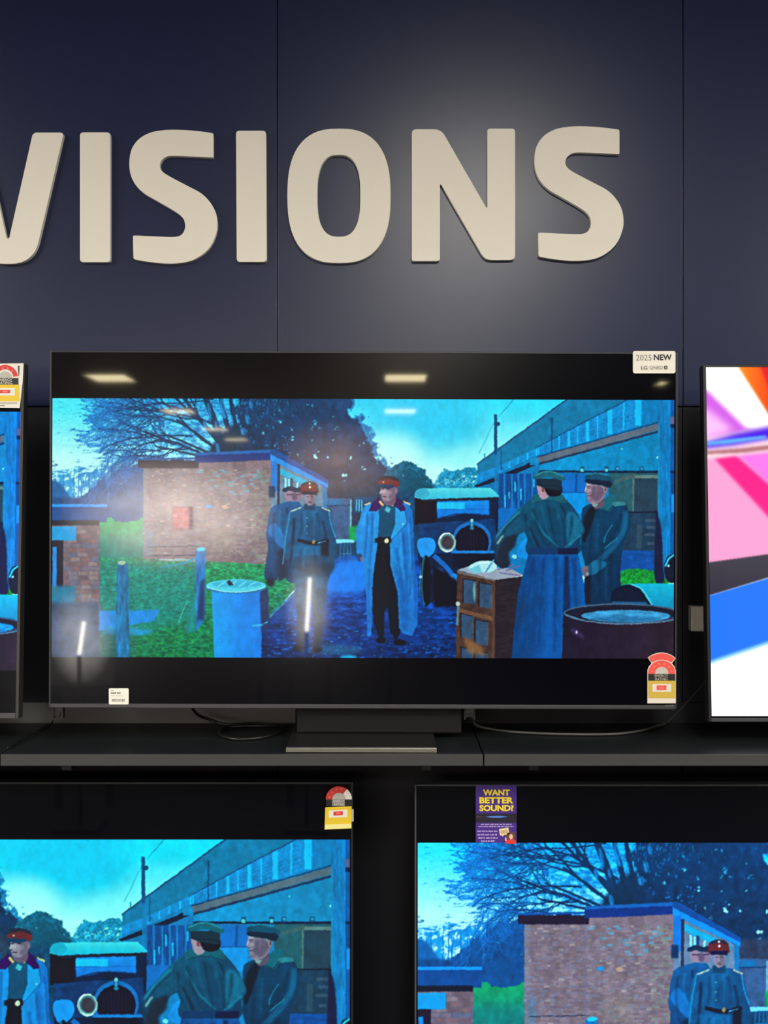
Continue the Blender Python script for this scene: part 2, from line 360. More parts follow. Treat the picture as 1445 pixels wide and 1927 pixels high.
    P([(625, 1062), (690, 1052), (690, 1108), (612, 1115), (605, 1090)], (22, 120, 222), smooth=True, soft=6)
    P([(560, 1110), (620, 1105), (610, 1160), (520, 1165), (505, 1160)], (40, 84, 150), soft=8, al=.7)
    L([(506, 1160), (535, 1134), (566, 1106)], 4, (60, 128, 158), w2=2, soft=.5)
    for i in range(520):
        x, y = rnd.uniform(500, 860), 1120+rnd.rand()**.8*118; E(x, y, rnd.uniform(1, 5), rnd.uniform(.5, 1.5), [(30, 120, 216), (10, 34, 84), (44, 140, 226), (12, 60, 132)][rnd.randint(4)], al=rnd.uniform(.3, .75))
    E(630, 1222, 50, 10, (40, 96, 140), soft=4, al=.7); E(655, 1236, 16, 4, (30, 170, 226), soft=2)
    # stool
    for x in (637, 645, 654, 661): L([(648+(x-648)*.7, 1020), (x, 1058)], 2, (40, 100, 150))
    L([(640, 1042), (660, 1042)], 1.5, (50, 120, 170)); P([(629, 1014), (664, 1015), (667, 1020), (632, 1022)], (130, 210, 232)); 
    # long shed at the right
    P([(896, 872), (1064, 751), (1267, 751), (1267, 1080), (896, 1080)], (10, 112, 170), col2=(6, 122, 182), g=((896, 0), (1267, 0)), tex=n8, amt=.1)
    P([(896, 872), (1064, 751), (1180, 751), (1038, 842), (939, 892), (896, 903)], (22, 112, 156), tex=n8, amt=.12)
    L([(895, 873), (1065, 750)], 2.4, (36, 66, 106))
    P([(896, 892), (939, 874), (1010, 841), (1106, 789), (1180, 751), (1206, 751), (1206, 797), (1106, 828), (1008, 856), (939, 889), (896, 905)], (24, 132, 196), tex=n3, amt=.12)
    for i in range(20):                                              # clerestory mullions
        t = i/33; x = 900+t**.8*302; yt = np.interp(x, [896, 939, 1010, 1106, 1180, 1206], [892, 874, 841, 789, 751, 744]); yb = np.interp(x, [896, 939, 1008, 1106, 1206], [905, 889, 856, 828, 797])
        L([(x, yt), (x, yb)], .8 + t*.4, (14, 96, 160), al=.55)
    for t in np.linspace(.3, .85, 5): L([(1008+0*t, 841+15*t), (1106, 789+39*t), (1206, 740+57*t)], .7, (18, 92, 156), al=.7)
    for (x, w) in ((1007, 3), (1011, 2), (1036, 4), (1050, 2), (1068, 5), (1085, 2), (1103, 6), (1122, 2), (1145, 9), (1171, 3), (1198, 12), (990, 3), (973, 2), (956, 2)):
        yt = np.interp(x, [896, 939, 1010, 1106, 1180, 1206], [892, 874, 841, 789, 751, 744]); yb = np.interp(x, [896, 939, 1008, 1106, 1206], [905, 889, 856, 828, 797]); R(x-w/2, yt+1, x+w/2, yb, (34, 178, 234))
    L([(1010, 840), (1106, 788), (1180, 750)], 1.6, (14, 62, 112)); L([(1036, 785), (1036, 850)], 3, (18, 70, 116)); L([(941, 843), (941, 884)], 2, (16, 76, 124))
    P([(1008, 860), (1237, 795), (1237, 807), (1012, 870)], (92, 104, 124)); L([(1008, 859), (1237, 793)], 2, (24, 60, 100)); P([(1012, 870), (1237, 808), (1237, 816), (1012, 875)], (30, 52, 84))
    P([(1012, 874), (1237, 812), (1237, 886), (1012, 886)], (6, 138, 196), col2=(14, 122, 172), g=((1012, 0), (1237, 0)), tex=n8, amt=.1)
    P([(890, 913), (939, 893), (1004, 866), (1010, 872), (939, 903), (896, 916)], (16, 30, 58)); E(1003, 868, 8, 8, (22, 130, 186), half='top'); R(995, 868, 1011, 874, (24, 124, 180))
    R(1012, 884, 1240, 888, (12, 34, 66))
    R(934, 890, 1010, 960, (14, 72, 134), tex=nvert, amt=.3)
    for x in (946, 960, 972, 984, 998): R(x, 890, x+3, 956, (24, 116, 184))
    for (x, y, h) in ((966, 905, 20), (947, 930, 24), (955, 925, 12), (1001, 900, 16), (977, 918, 22)): R(x, y, x+2.5, y+h, (60, 178, 226))
    R(934, 955, 1000, 1000, (14, 100, 176)); R(1055, 890, 1100, 926, (18, 104, 184)); R(1080, 890, 1084, 960, (14, 76, 140)); R(1050, 926, 1100, 965, (18, 138, 212)); L([(1055, 926), (1100, 925)], 1.4, (12, 70, 130))
    for x in (1093, 1139, 1159, 1205): R(x-4, 876, x+4, 885, (20, 74, 110)); R(x-3, 880, x+3, 886, (100, 190, 200)) if x < 1150 else R(x-2, 878, x+3, 882, (70, 150, 190))
    E(1168, 843, 2, 1.6, (110, 200, 220)); E(1235, 859, 2, 2, (170, 240, 250))
    # garage
    R(1143, 888, 1236, 962, (42, 84, 98), tex=n8, amt=.1); R(1190, 896, 1234, 960, (38, 62, 82)); R(1192, 892, 1236, 898, (96, 124, 128)); R(1188, 890, 1191, 960, (84, 112, 116)); P([(1143, 905), (1190, 890), (1190, 897), (1150, 908)], (66, 92, 100))
    R(1150, 960, 1236, 1040, (30, 56, 82), tex=n8, amt=.2); L([(1180, 962), (1236, 962)], 2.4, (14, 20, 40))
    for x, y in ((1212, 975), (1215, 988), (1210, 1002), (1216, 1018)): R(x, y, x+22, y+5, (62, 84, 108), al=.8)
    R(1196, 985, 1206, 1030, (56, 78, 96), al=.6)
    R(1150, 1034, 1260, 1072, (18, 74, 146), tex=nst, amt=.15); P([(1168, 1074), (1190, 1068), (1215, 1070), (1248, 1078), (1252, 1098), (1165, 1100)], (22, 138, 56), smooth=True, soft=1, tex=n3, amt=.4)
    R(1236, 751, 1259, 1086, (22, 112, 168), col2=(18, 122, 190), g=((1236, 0), (1259, 0)), tex=nvert, amt=.18); R(1236, 800, 1239, 1000, (34, 140, 190), al=.6)
    R(1259, 751, 1267, 1086, (16, 86, 156)); R(1259, 782, 1267, 796, (92, 92, 136)); R(1259, 796, 1267, 803, (16, 34, 72)); R(1259, 884, 1267, 889, (12, 40, 80)); R(1261, 928, 1267, 962, (30, 140, 220)); R(1259, 889, 1267, 926, (16, 70, 130))
    P([(1232, 960), (1236, 968), (1243, 1000), (1246, 1060), (1248, 1092), (1230, 1086)], (24, 28, 62), smooth=True, soft=1)
    E(1262, 1068, 14, 27, (14, 22, 46)); L([(1250, 1064), (1256, 1050), (1266, 1042)], 3, (60, 200, 236), smooth=True); E(1256, 1062, 2, 2, (190, 240, 250))
    # telegraph pole
    L([(964, 751), (936, 783)], 1, (40, 120, 166)); L([(926, 797), (899, 853)], 1, (60, 150, 186))
    P([(927, 779), (933, 779), (934, 856), (928, 860)], (14, 78, 124)); E(935, 797, 4, 4, (20, 66, 104)); L([(909.5, 852), (909.5, 862)], 2.4, (50, 130, 166)); R(928, 855, 936, 1010, (24, 116, 172), al=.8)
    # car
    P([(784, 942), (936, 938), (934, 1090), (862, 1100), (800, 1140), (784, 1040)], (10, 28, 58), smooth=False)
    R(779, 935, 818, 988, (18, 14, 30)); P([(784, 985), (930, 975), (934, 1040), (784, 1040)], (14, 50, 96), tex=n8, amt=.3)
    P([(778, 936), (782, 922), (794, 918), (921, 917), (937, 931), (937, 936), (860, 937), (800, 941)], (96, 204, 222), col2=(60, 172, 206), g=((0, 918), (0, 940))); P([(779, 932), (784, 921), (800, 919), (806, 930), (795, 938)], (64, 164, 196), smooth=True)
    P([(795, 939), (937, 934), (936, 940), (796, 944)], (26, 30, 52))
    P([(819, 943), (918, 940), (919, 968), (896, 966), (860, 967), (822, 976)], (20, 130, 214), col2=(16, 104, 190), g=((0, 945), (0, 975))); R(819, 945, 873, 957, (40, 178, 226)); L([(819, 958), (919, 957)], 1.2, (16, 90, 170))
    L([(920, 938), (922, 975)], 4, (18, 34, 62)); L([(819, 942), (819, 980)], 3, (20, 28, 52)); L([(822, 976), (860, 966), (919, 970)], 2.2, (12, 40, 84), smooth=True)
    E(886, 1018, 37, 38, (26, 104, 176)); E(886, 1020, 32, 33, (16, 14, 36)); R(850, 1036, 924, 1066, (12, 18, 40)); R(848, 1035, 934, 1040, (34, 116, 190))
    E(886, 985, 5, 5, (22, 90, 150)); E(886, 979, 3.2, 3.6, (126, 190, 200)); R(884, 983, 888, 990, (70, 150, 186)); E(886, 993, 4, 3, (40, 120, 160))
    for x in range(860, 914, 6): L([(x, 998), (x, 1035)], .8, (30, 34, 62), al=.6)
    P([(784, 1030), (786, 1015), (800, 1011), (814, 1014), (818, 1030), (808, 1046), (792, 1048)], (44, 142, 222), smooth=True)
    E(800, 1092, 11, 48, (12, 14, 32)); E(797, 1092, 6, 46, (34, 90, 122)); E(799, 1092, 5, 43, (12, 14, 30)); L([(790, 1060), (789, 1120)], 1.2, (70, 130, 150))
    L([(814, 1044), (832, 1060), (846, 1076), (854, 1092)], 9, (24, 96, 176), smooth=True); E(853, 1088, 8, 10, (34, 124, 206)); E(822, 1075, 12, 8, (24, 78, 150), soft=2)
    P([(812, 1062), (860, 1092), (862, 1140), (815, 1142)], (10, 12, 28), soft=2)
    E(839.5, 1020, 17, 18, (150, 186, 190)); E(839.5, 1020, 17, 18, (236, 244, 236), al=.0); E(840, 1019, 13.5, 14.5, (70, 110, 128)); E(840.5, 1020, 11, 12, (62, 52, 66)); L([(826, 1012), (833, 1004), (845, 1003)], 2.4, (244, 250, 240), smooth=True); L([(830, 1033), (840, 1037), (850, 1033)], 2, (220, 240, 240), smooth=True)
    E(790, 1085, 3, 3, (150, 200, 210))
    # rear men, group behind the first
    def head(cx, cy, sc, tone, face=0):
        """cx, cy face centre; tone skin colour"""
        t = np.array(tone, float)
        E(cx, cy, 9*sc, 13*sc, t); E(cx+3.5*sc, cy+2*sc, 5*sc, 10*sc, t*.72, soft=1.2*sc, al=.7)
        L([(cx-6*sc, cy-3*sc), (cx-2*sc, cy-3.4*sc)], 1.7*sc, t*.4); L([(cx+2*sc, cy-3.4*sc), (cx+6*sc, cy-3*sc)], 1.7*sc, t*.36)
        P([(cx-1*sc, cy-2*sc), (cx+1.6*sc, cy+3.4*sc), (cx-1.8*sc, cy+3.6*sc)], t*1.15); L([(cx-3*sc, cy+7*sc), (cx+3*sc, cy+7*sc)], 1.4*sc, t*.52)
    E(543, 932, 9, 12, (156, 128, 154), soft=.8); E(561, 932, 7, 11, (142, 114, 144), soft=.8); E(553, 935, 5, 8, (104, 84, 118), soft=.8); L([(537, 931), (550, 930)], 2, (70, 54, 84)); L([(556, 931), (566, 930)], 2, (66, 50, 80))
    P([(531, 926), (533, 919), (546, 915), (556, 920), (556, 926), (544, 924)], (18, 48, 76), smooth=True); P([(552, 925), (554, 919), (564, 917), (572, 922), (570, 927)], (16, 44, 72), smooth=True)
    P([(502, 985), (508, 958), (524, 948), (548, 944), (566, 952), (570, 1010), (556, 1090), (536, 1088), (525, 1040), (520, 1090), (497, 1086), (503, 1030), (500, 1010)], (16, 84, 134), col2=(12, 52, 92), g=((505, 960), (560, 1060)), smooth=True, tex=n8, amt=.15)
    P([(503, 1000), (518, 985), (540, 1020), (548, 1028), (530, 1032)], (24, 110, 176), smooth=True, soft=1); L([(538, 955), (545, 1020)], 3, (10, 44, 78), soft=1)
    P([(520, 1040), (536, 1030), (540, 1085), (522, 1095)], (14, 38, 66), soft=2); E(508, 1096, 8, 8, (16, 24, 44), soft=2)
    # first man, front left
    P([(539, 968), (550, 958), (568, 953), (600, 953), (617, 962), (624, 985), (630, 1015), (629, 1045), (620, 1060), (616, 1090), (585, 1094), (552, 1094), (548, 1050), (536, 1052), (533, 1000)], (20, 88, 134), col2=(14, 62, 100), g=((540, 960), (625, 1060)), smooth=True, tex=n8, amt=.14)
    for (a, b) in (((545, 962), (531, 1062)), ((617, 962), (630, 1012))): L([a, ((a[0]+b[0])/2-2, (a[1]+b[1])/2), b], 2.4, (50, 150, 200), smooth=True, al=.8)
    L([(552, 975), (549, 1030), (545, 1070)], 5, (12, 44, 74), smooth=True, soft=1); L([(606, 980), (612, 1020), (604, 1060)], 5, (12, 48, 80), smooth=True, soft=1)
    L([(546, 962), (566, 955)], 2.6, (170, 190, 180)); L([(604, 955), (619, 962)], 2.6, (180, 196, 180)); R(571, 948, 592, 960, (14, 60, 92), soft=1)
    L([(559, 1016), (590, 1022), (618, 1016)], 7, (16, 22, 40), smooth=True); E(589, 1019, 3, 4, (150, 130, 90)); L([(597, 1022), (612, 1018)], 2, (80, 170, 220))
    P([(548, 1026), (600, 1028), (600, 1056), (550, 1054)], (24, 104, 156), soft=2, al=.7); P([(604, 1020), (618, 1018), (616, 1060), (603, 1050)], (16, 22, 42), soft=1.5)
    P([(556, 1078), (618, 1074), (612, 1120), (606, 1168), (604, 1216), (590, 1218), (588, 1160), (584, 1120), (576, 1165), (572, 1216), (556, 1216), (558, 1160), (553, 1110)], (34, 82, 118), col2=(22, 34, 62), g=((0, 1080), (0, 1190)), smooth=False, soft=2, tex=n8, amt=.2)
    P([(551, 1050), (620, 1048), (625, 1076), (604, 1086), (584, 1080), (566, 1088), (550, 1084)], (20, 66, 102), smooth=True, soft=1.5, tex=n8, amt=.2); P([(560, 1064), (622, 1060), (624, 1074), (600, 1080), (570, 1078)], (24, 38, 62), smooth=True, soft=4, al=.7)
    E(562, 1219, 12, 6, (14, 18, 36), soft=2); E(596, 1222, 10, 6, (14, 18, 36), soft=2)
    for y in (975, 990, 1004): E(576, y, 1.4, 1.4, (120, 160, 170))
    head(581.5, 938, 1.02, (152, 130, 156)); P([(564, 922), (566, 912), (580, 906), (594, 910), (598, 921), (596, 928), (567, 929)], (104, 38, 46), smooth=True); P([(565, 914), (570, 908), (581, 906), (592, 909), (597, 915), (582, 912)], (40, 40, 64), smooth=True); P([(566, 925), (596, 924), (594, 931), (568, 931)], (18, 22, 58)); E(581, 910, 1.8, 1.8, (250, 236, 220)); E(581.5, 917, 1.8, 1.8, (250, 236, 220))
    # officer in the long coat
    P([(709, 944), (746, 944), (748, 1020), (706, 1020)], (14, 70, 104))
    P([(704, 1010), (746, 1010), (748, 1060), (752, 1190), (744, 1204), (734, 1190), (728, 1140), (722, 1150), (722, 1196), (712, 1202), (702, 1170), (697, 1100)], (10, 14, 30), smooth=False, soft=.6); E(716, 1204, 9, 6, (8, 12, 26)); E(751, 1208, 12, 6, (8, 12, 26))
    P([(690, 948), (709, 946), (712, 975), (708, 1030), (700, 1090), (698, 1196), (690, 1197), (688, 1120), (680, 1050), (669, 1040), (668, 1000), (674, 980), (682, 955)], (40, 136, 208), col2=(26, 108, 188), g=((0, 960), (0, 1180)), smooth=False, tex=n8, amt=.08)
    P([(742, 946), (766, 946), (774, 960), (777, 1010), (779, 1060), (785, 1095), (785, 1172), (774, 1196), (758, 1190), (750, 1180), (747, 1113), (733, 1063), (732, 1016), (742, 985)], (38, 134, 206), col2=(26, 96, 178), g=((735, 0), (788, 0)), smooth=False, tex=n8, amt=.08)
    P([(744, 950), (760, 962), (764, 985), (733, 1018), (742, 985)], (52, 150, 214)); L([(733, 1018), (764, 984), (762, 962)], 1.4, (20, 84, 150)); L([(770, 975), (774, 1050), (770, 1120)], 3, (18, 72, 146), soft=1, al=.8); L([(690, 965), (688, 1010), (684, 1050)], 3, (20, 84, 156), soft=1, al=.8); P([(738, 1062), (756, 1090), (768, 1150), (764, 1190), (752, 1180), (748, 1110)], (20, 84, 160), soft=3, al=.7)
    E(676, 1049, 5, 8, (34, 62, 104)); E(679, 1052, 4, 5, (150, 130, 150), al=.5); R(703, 1012, 735, 1021, (16, 20, 36)); E(726, 1017, 4.4, 4.4, (206, 204, 180)); E(756, 985, 1.6, 1.2, (190, 236, 240))
    P([(711, 936), (720, 948), (706, 962), (692, 962), (697, 948)], (52, 18, 86)); P([(744, 934), (754, 942), (762, 960), (752, 962), (738, 948)], (52, 18, 86)); L([(684, 950), (696, 946)], 2.6, (196, 190, 150)); L([(758, 943), (770, 949)], 2.6, (206, 196, 150))
    L([(712, 942), (719, 951)], 4, (228, 176, 110)); L([(741, 941), (735, 951)], 4, (228, 176, 110)); P([(726, 952), (734, 958), (730, 964), (722, 960)], (90, 170, 190), soft=.5)
    P([(718, 936), (742, 932), (740, 948), (724, 950)], (110, 84, 112), smooth=True)
    P([(714, 913), (744, 913), (745, 926), (740, 936), (730, 942), (721, 942), (716, 937), (715.5, 931), (713, 928.5), (714.5, 921)], (164, 138, 162)); P([(730, 914), (745, 914), (745, 927), (738, 938), (728, 938), (732, 928)], (110, 86, 116), smooth=True, soft=1.8, al=.85); E(720, 925, 4, 3, (192, 168, 186), soft=1.2, al=.8); E(734, 926, 3, 3, (158, 130, 154), soft=1.2, al=.7)
    L([(715.5, 920), (721, 919.4)], 1.8, (66, 46, 74)); L([(725, 919.6), (732, 920.4)], 1.8, (62, 44, 72)); L([(716, 922), (714, 928)], 1.8, (206, 182, 196)); L([(714, 929.4), (718, 930)], 1.2, (96, 66, 92)); L([(717, 934.4), (725, 934)], 1.6, (98, 54, 80)); E(722, 940, 4, 2, (136, 106, 132), soft=.8); E(744, 924, 2.4, 5, (140, 106, 132))
    P([(710, 905), (713, 898), (728, 895), (744, 899), (749, 907), (746, 916), (713, 914)], (118, 42, 50), smooth=True); P([(710, 904), (714, 897), (728, 895), (744, 898), (749, 906), (730, 901)], (38, 34, 54), smooth=True); P([(711, 911), (742, 914), (730, 919), (713, 917)], (24, 56, 92), smooth=True); E(719, 907, 1.6, 1.6, (220, 200, 180))
    # bins and kerb at the left
    P([(397, 1108), (492, 1108), (491, 1242), (403, 1242)], (26, 150, 226), col2=(16, 116, 210), g=((397, 0), (492, 0))); R(440, 1115, 478, 1242, (20, 124, 214), soft=8, al=.6); P([(488, 1108), (504, 1105), (505, 1175), (490, 1190)], (30, 50, 92), soft=1)
    E(444, 1106, 57, 11, (20, 106, 156)); E(443, 1102, 56, 12, (86, 196, 222)); E(444, 1099, 46, 7, (60, 170, 206)); 
    for x in (420, 440, 460, 478): L([(x-12, 1104), (x+4, 1094)], 2, (130, 220, 236), al=.8)
    P([(425, 1094), (432, 1092), (438, 1101), (430, 1103)], (22, 30, 52)); L([(388, 1105), (420, 1113), (466, 1113), (499, 1104)], 2, (150, 226, 238), smooth=True); L([(474, 1177), (490, 1176), (503, 1170)], 3, (60, 176, 226), smooth=True)
    for y in range(1150, 1236, 5): L([(492, y), (506, y-3)], 1.6, (16, 36, 78), al=.8)
    # crates with papers
    P([(859, 1074), (930, 1090), (929, 1240), (856, 1240)], (72, 48, 44), tex=n8, amt=.3); P([(930, 1089), (984, 1083), (984, 1240), (929, 1240)], (36, 28, 40), tex=nst, amt=.3)
    for (x, y, w, h) in ((870, 1087, 24, 46), (900, 1094, 24, 46), (866, 1153, 23, 45), (893, 1164, 24, 46), (866, 1216, 22, 24), (893, 1222, 24, 20)):
        P([(x, y), (x+w, y+5), (x+w, y+h+4), (x, y+h)], (50, 74, 104), tex=n8, amt=.15); L([(x, y), (x, y+h)], 1.6, (24, 18, 26)); L([(x, y), (x+w, y+5)], 1.6, (24, 18, 26)); L([(x+w, y+5), (x+w, y+h+4)], 1.4, (116, 92, 78), al=.7)
    E(891, 1112, 2, 18, (120, 180, 190), soft=1, al=.8); P([(859, 1142), (929, 1160), (929, 1168), (858, 1150)], (110, 74, 56)); P([(870, 1196), (905, 1215), (912, 1232), (880, 1226)], (150, 100, 62), soft=3, al=.8); L([(861, 1136), (859, 1175)], 4, (90, 120, 136)); E(860, 1135, 4, 4, (170, 190, 190)); R(925, 1092, 930, 1240, (96, 60, 48), al=.7)
    P([(859, 1072), (880, 1064), (960, 1068), (984, 1082), (930, 1090)], (150, 160, 184)); P([(859, 1073), (930, 1090), (930, 1093), (859, 1077)], (120, 108, 110))
    P([(886, 1060), (905, 1054), (926, 1056), (934, 1066), (920, 1076), (896, 1074), (880, 1068)], (176, 220, 232), smooth=True); P([(878, 1070), (900, 1062), (906, 1076), (892, 1078)], (120, 190, 214)); L([(912, 1076), (928, 1052)], 3, (80, 150, 184)); L([(900, 1058), (925, 1056)], 2, (216, 240, 244))
    for a in ((935, 1070, 965, 1062), (938, 1076, 978, 1082), (950, 1072, 978, 1063)): L([a[:2], a[2:]], 2.4, (112, 100, 150))
    # man B, right, facing left
    P([(1093, 958), (1104, 948), (1120, 944), (1150, 942), (1172, 948), (1181, 962), (1184, 990), (1176, 1010), (1168, 1040), (1166, 1090), (1168, 1136), (1098, 1136), (1100, 1070), (1092, 1030), (1092, 990)], (12, 58, 90), col2=(8, 40, 72), g=((1095, 950), (1170, 1130)), smooth=True, tex=n8, amt=.12)
    P([(1095, 980), (1104, 958), (1120, 946), (1112, 985), (1096, 1020)], (14, 24, 40), smooth=True, soft=1.5); P([(1126, 950), (1148, 928), (1158, 936), (1150, 954), (1140, 962)], (28, 92, 112), smooth=True); L([(1128, 952), (1140, 961), (1152, 948)], 1.4, (14, 44, 66), smooth=True); P([(1150, 944), (1170, 942), (1174, 948), (1156, 951)], (56, 120, 136), smooth=True)
    L([(1176, 960), (1170, 1000), (1140, 1040), (1112, 1066)], 10, (20, 82, 122), smooth=True, soft=1.5); L([(1150, 985), (1138, 1005), (1134, 1020)], 2, (40, 112, 142), smooth=True); L([(1160, 1010), (1136, 1030)], 2, (46, 118, 150), smooth=True); P([(1118, 1052), (1140, 1060), (1112, 1080), (1102, 1068)], (28, 100, 140), smooth=True); P([(1094, 1066), (1104, 1064), (1106, 1080), (1098, 1084), (1095, 1076)], (120, 92, 112), smooth=True); E(1104, 1078, 3, 4, (130, 190, 200), al=.6); R(1100, 1082, 1110, 1134, (20, 24, 44), soft=1)
    P([(1112, 940), (1132, 932), (1134, 950), (1118, 956)], (92, 74, 100), smooth=True)
    P([(1101, 904), (1139, 904), (1140, 922), (1134, 936), (1124, 945), (1114, 947.5), (1106, 944), (1103.5, 938), (1103, 932), (1101.5, 929), (1102, 926), (1097.5, 923.5), (1100, 917), (1101, 912)], (148, 124, 150))
    P([(1112, 914), (1136, 912), (1134, 930), (1122, 942), (1110, 936), (1111, 926)], (104, 82, 112), smooth=True, soft=2.2, al=.9); E(1106, 909, 5, 3, (190, 168, 184), soft=1.2, al=.9); L([(1099.5, 922), (1101.5, 914)], 2.2, (196, 172, 188)); E(1108, 921, 3, 2.4, (176, 150, 170), soft=1, al=.8)
    L([(1102, 914.5), (1109, 913.6)], 2, (66, 48, 72)); L([(1103, 917), (1107, 917)], 1.4, (44, 34, 56)); L([(1101, 926.4), (1105, 927)], 1.2, (88, 64, 90)); L([(1103, 931), (1109, 931.4)], 1.5, (92, 56, 80)); L([(1107, 924), (1112, 933)], 1.1, (84, 64, 92), al=.8); E(1108, 941, 4.5, 3, (124, 98, 126), soft=1)
    E(1136.5, 918, 4, 7, (156, 124, 148)); E(1137, 919, 1.8, 4, (88, 62, 90)); P([(1117, 906), (1133, 908), (1132, 917), (1127, 912), (1119, 911)], (136, 156, 172), soft=.6); P([(1112, 946), (1124, 947), (1120, 953), (1113, 951)], (130, 150, 156))
    P([(1098, 897), (1104, 891), (1122, 889), (1140, 893), (1152, 900), (1152, 906), (1130, 902), (1102, 901)], (24, 70, 96), smooth=True); P([(1100, 901), (1130, 902), (1150, 906), (1144, 916), (1128, 912), (1102, 908)], (18, 34, 58), smooth=True); L([(1101, 892), (1122, 889), (1140, 893)], 2, (48, 120, 146), smooth=True)
    # man A, from behind, hand on hip
    P([(980, 1018), (994, 1012), (996, 1046), (984, 1050), (970, 1040)], (24, 136, 214), smooth=True); E(966, 1046, 5, 4, (130, 206, 226)); 
    P([(978, 952), (1000, 940), (1010, 960), (1000, 990), (975, 1005), (966, 1020), (950, 1035), (956, 1064), (936, 1064), (928, 1030), (930, 1006), (950, 982)], (20, 88, 122), col2=(26, 46, 70), g=((960, 960), (955, 1050)), smooth=True, tex=n8, amt=.14)
    P([(945, 1016), (968, 1004), (968, 1024), (956, 1040), (958, 1062), (938, 1062), (936, 1040)], (26, 36, 54), smooth=True, soft=2); L([(932, 1010), (952, 984), (976, 962)], 3, (52, 132, 166), smooth=True, soft=1); L([(934, 1022), (945, 1006)], 3, (150, 190, 190), soft=1)
    P([(990, 945), (1008, 934), (1054, 934), (1076, 952), (1090, 975), (1098, 998), (1090, 1014), (1084, 1040), (994, 1042), (990, 1010), (978, 985), (980, 955)], (14, 74, 104), col2=(10, 54, 88), g=((990, 950), (1060, 1040)), smooth=True, tex=n8, amt=.1)
    L([(1052, 948), (1062, 970), (1061, 1028)], 2.4, (10, 42, 68), smooth=True, soft=.6); P([(1064, 965), (1086, 970), (1095, 996), (1080, 1015), (1066, 1024)], (24, 96, 130), smooth=True, soft=2); L([(1000, 965), (1020, 1000), (1048, 1026)], 3, (30, 108, 138), smooth=True, soft=1.2); L([(994, 990), (1006, 1015), (1012, 1030)], 4, (18, 36, 56), smooth=True, soft=1.5); L([(1092, 1005), (1075, 1018), (1062, 1028)], 2.5, (44, 124, 152), smooth=True, soft=.8)
    P([(998, 936), (1014, 926), (1054, 928), (1062, 946), (1030, 940), (1004, 946)], (26, 86, 104), smooth=True); L([(1002, 946), (1030, 940), (1060, 947)], 1.3, (12, 50, 70), smooth=True)
    P([(1009, 906), (1030, 906), (1032, 930), (1020, 938), (1012, 930)], (168, 136, 160), smooth=True); E(1018, 919, 4.5, 8, (186, 140, 158)); E(1019.5, 920, 2.6, 5, (130, 70, 84)); P([(1024, 914), (1054, 912), (1052, 930), (1030, 932)], (16, 16, 32), smooth=True)
    P([(1006, 899), (1056, 899), (1054, 922), (1024, 918), (1008, 912)], (22, 44, 62)); P([(1002, 894), (1010, 888), (1030, 885), (1050, 889), (1062, 898), (1056, 903), (1030, 897), (1008, 900)], (30, 88, 108), smooth=True); L([(1004, 893), (1030, 886), (1058, 895)], 2, (60, 136, 152), smooth=True); L([(1008, 911), (1040, 913), (1054, 916)], 1.2, (12, 24, 38))
    P([(993, 1030), (1085, 1028), (1086, 1042), (992, 1044)], (14, 50, 92)); R(1048, 1030, 1086, 1042, (16, 24, 58), soft=1); L([(993, 1043), (1086, 1042)], 1.4, (30, 96, 146))
    P([(992, 1043), (1086, 1042), (1096, 1090), (1101, 1150), (1062, 1240), (961, 1240), (966, 1180), (974, 1110)], (8, 58, 112), col2=(12, 80, 150), g=((965, 0), (1050, 0)), tex=nvert, amt=.08)
    P([(1060, 1044), (1068, 1044), (1072, 1140), (1066, 1170), (1058, 1150)], (12, 40, 82), soft=1.5); P([(996, 1050), (1002, 1130), (992, 1236), (1004, 1238), (1014, 1120), (1006, 1050)], (14, 58, 112), soft=3, al=.75); L([(1030, 1055), (1034, 1140), (1026, 1235)], 8, (16, 92, 172), smooth=True, soft=4, al=.7); P([(974, 1120), (990, 1112), (984, 1170), (968, 1190)], (26, 48, 84), soft=5, al=.6)
    # cloth folds
    def fold(p, w, dk, al=.55): L(p, w, dk, w2=w*.4, smooth=True, soft=1.6, al=al)
    for p, w in (([(1002, 956), (1010, 990), (1026, 1026)], 7), ([(1030, 950), (1036, 990), (1046, 1026)], 6), ([(1074, 968), (1072, 1000), (1064, 1026)], 6), ([(986, 965), (990, 1000), (1000, 1026)], 6), ([(975, 968), (958, 984), (942, 1004)], 5)): fold(p, w, (6, 40, 62))
    for p, w in (([(1018, 950), (1024, 985), (1040, 1024)], 4), ([(1046, 955), (1054, 990), (1056, 1024)], 4), ([(1082, 972), (1084, 996), (1072, 1018)], 5), ([(980, 956), (966, 970), (950, 990)], 4)): fold(p, w, (26, 100, 128), .4)
    for x, xe in ((1002, 984), (1022, 1012), (1044, 1042), (1078, 1086)): fold([(x, 1048), ((x+xe)/2, 1120), (xe, 1225)], 4 if x < 1040 else 9, (6, 40, 84), .45)
    for p, w in (([(1112, 990), (1108, 1040), (1112, 1120)], 7), ([(1150, 1040), (1148, 1080), (1152, 1130)], 7), ([(1128, 1050), (1126, 1090), (1128, 1130)], 6), ([(1166, 965), (1160, 990), (1146, 1012)], 5)): fold(p, w, (6, 34, 58))
    for p, w in (([(1124, 975), (1122, 1010), (1120, 1040)], 5), ([(1140, 1055), (1138, 1090), (1140, 1130)], 4), ([(1174, 965), (1174, 990), (1160, 1015)], 4)): fold(p, w, (24, 90, 122), .4)
    for p, w in (([(700, 965), (698, 1010), (694, 1060)], 5), ([(756, 1000), (762, 1060), (766, 1140)], 6), ([(744, 1030), (752, 1080), (760, 1130)], 4), ([(776, 1010), (780, 1070), (780, 1160)], 4), ([(694, 1070), (692, 1130), (694, 1190)], 3)): fold(p, w, (12, 74, 146), .6)
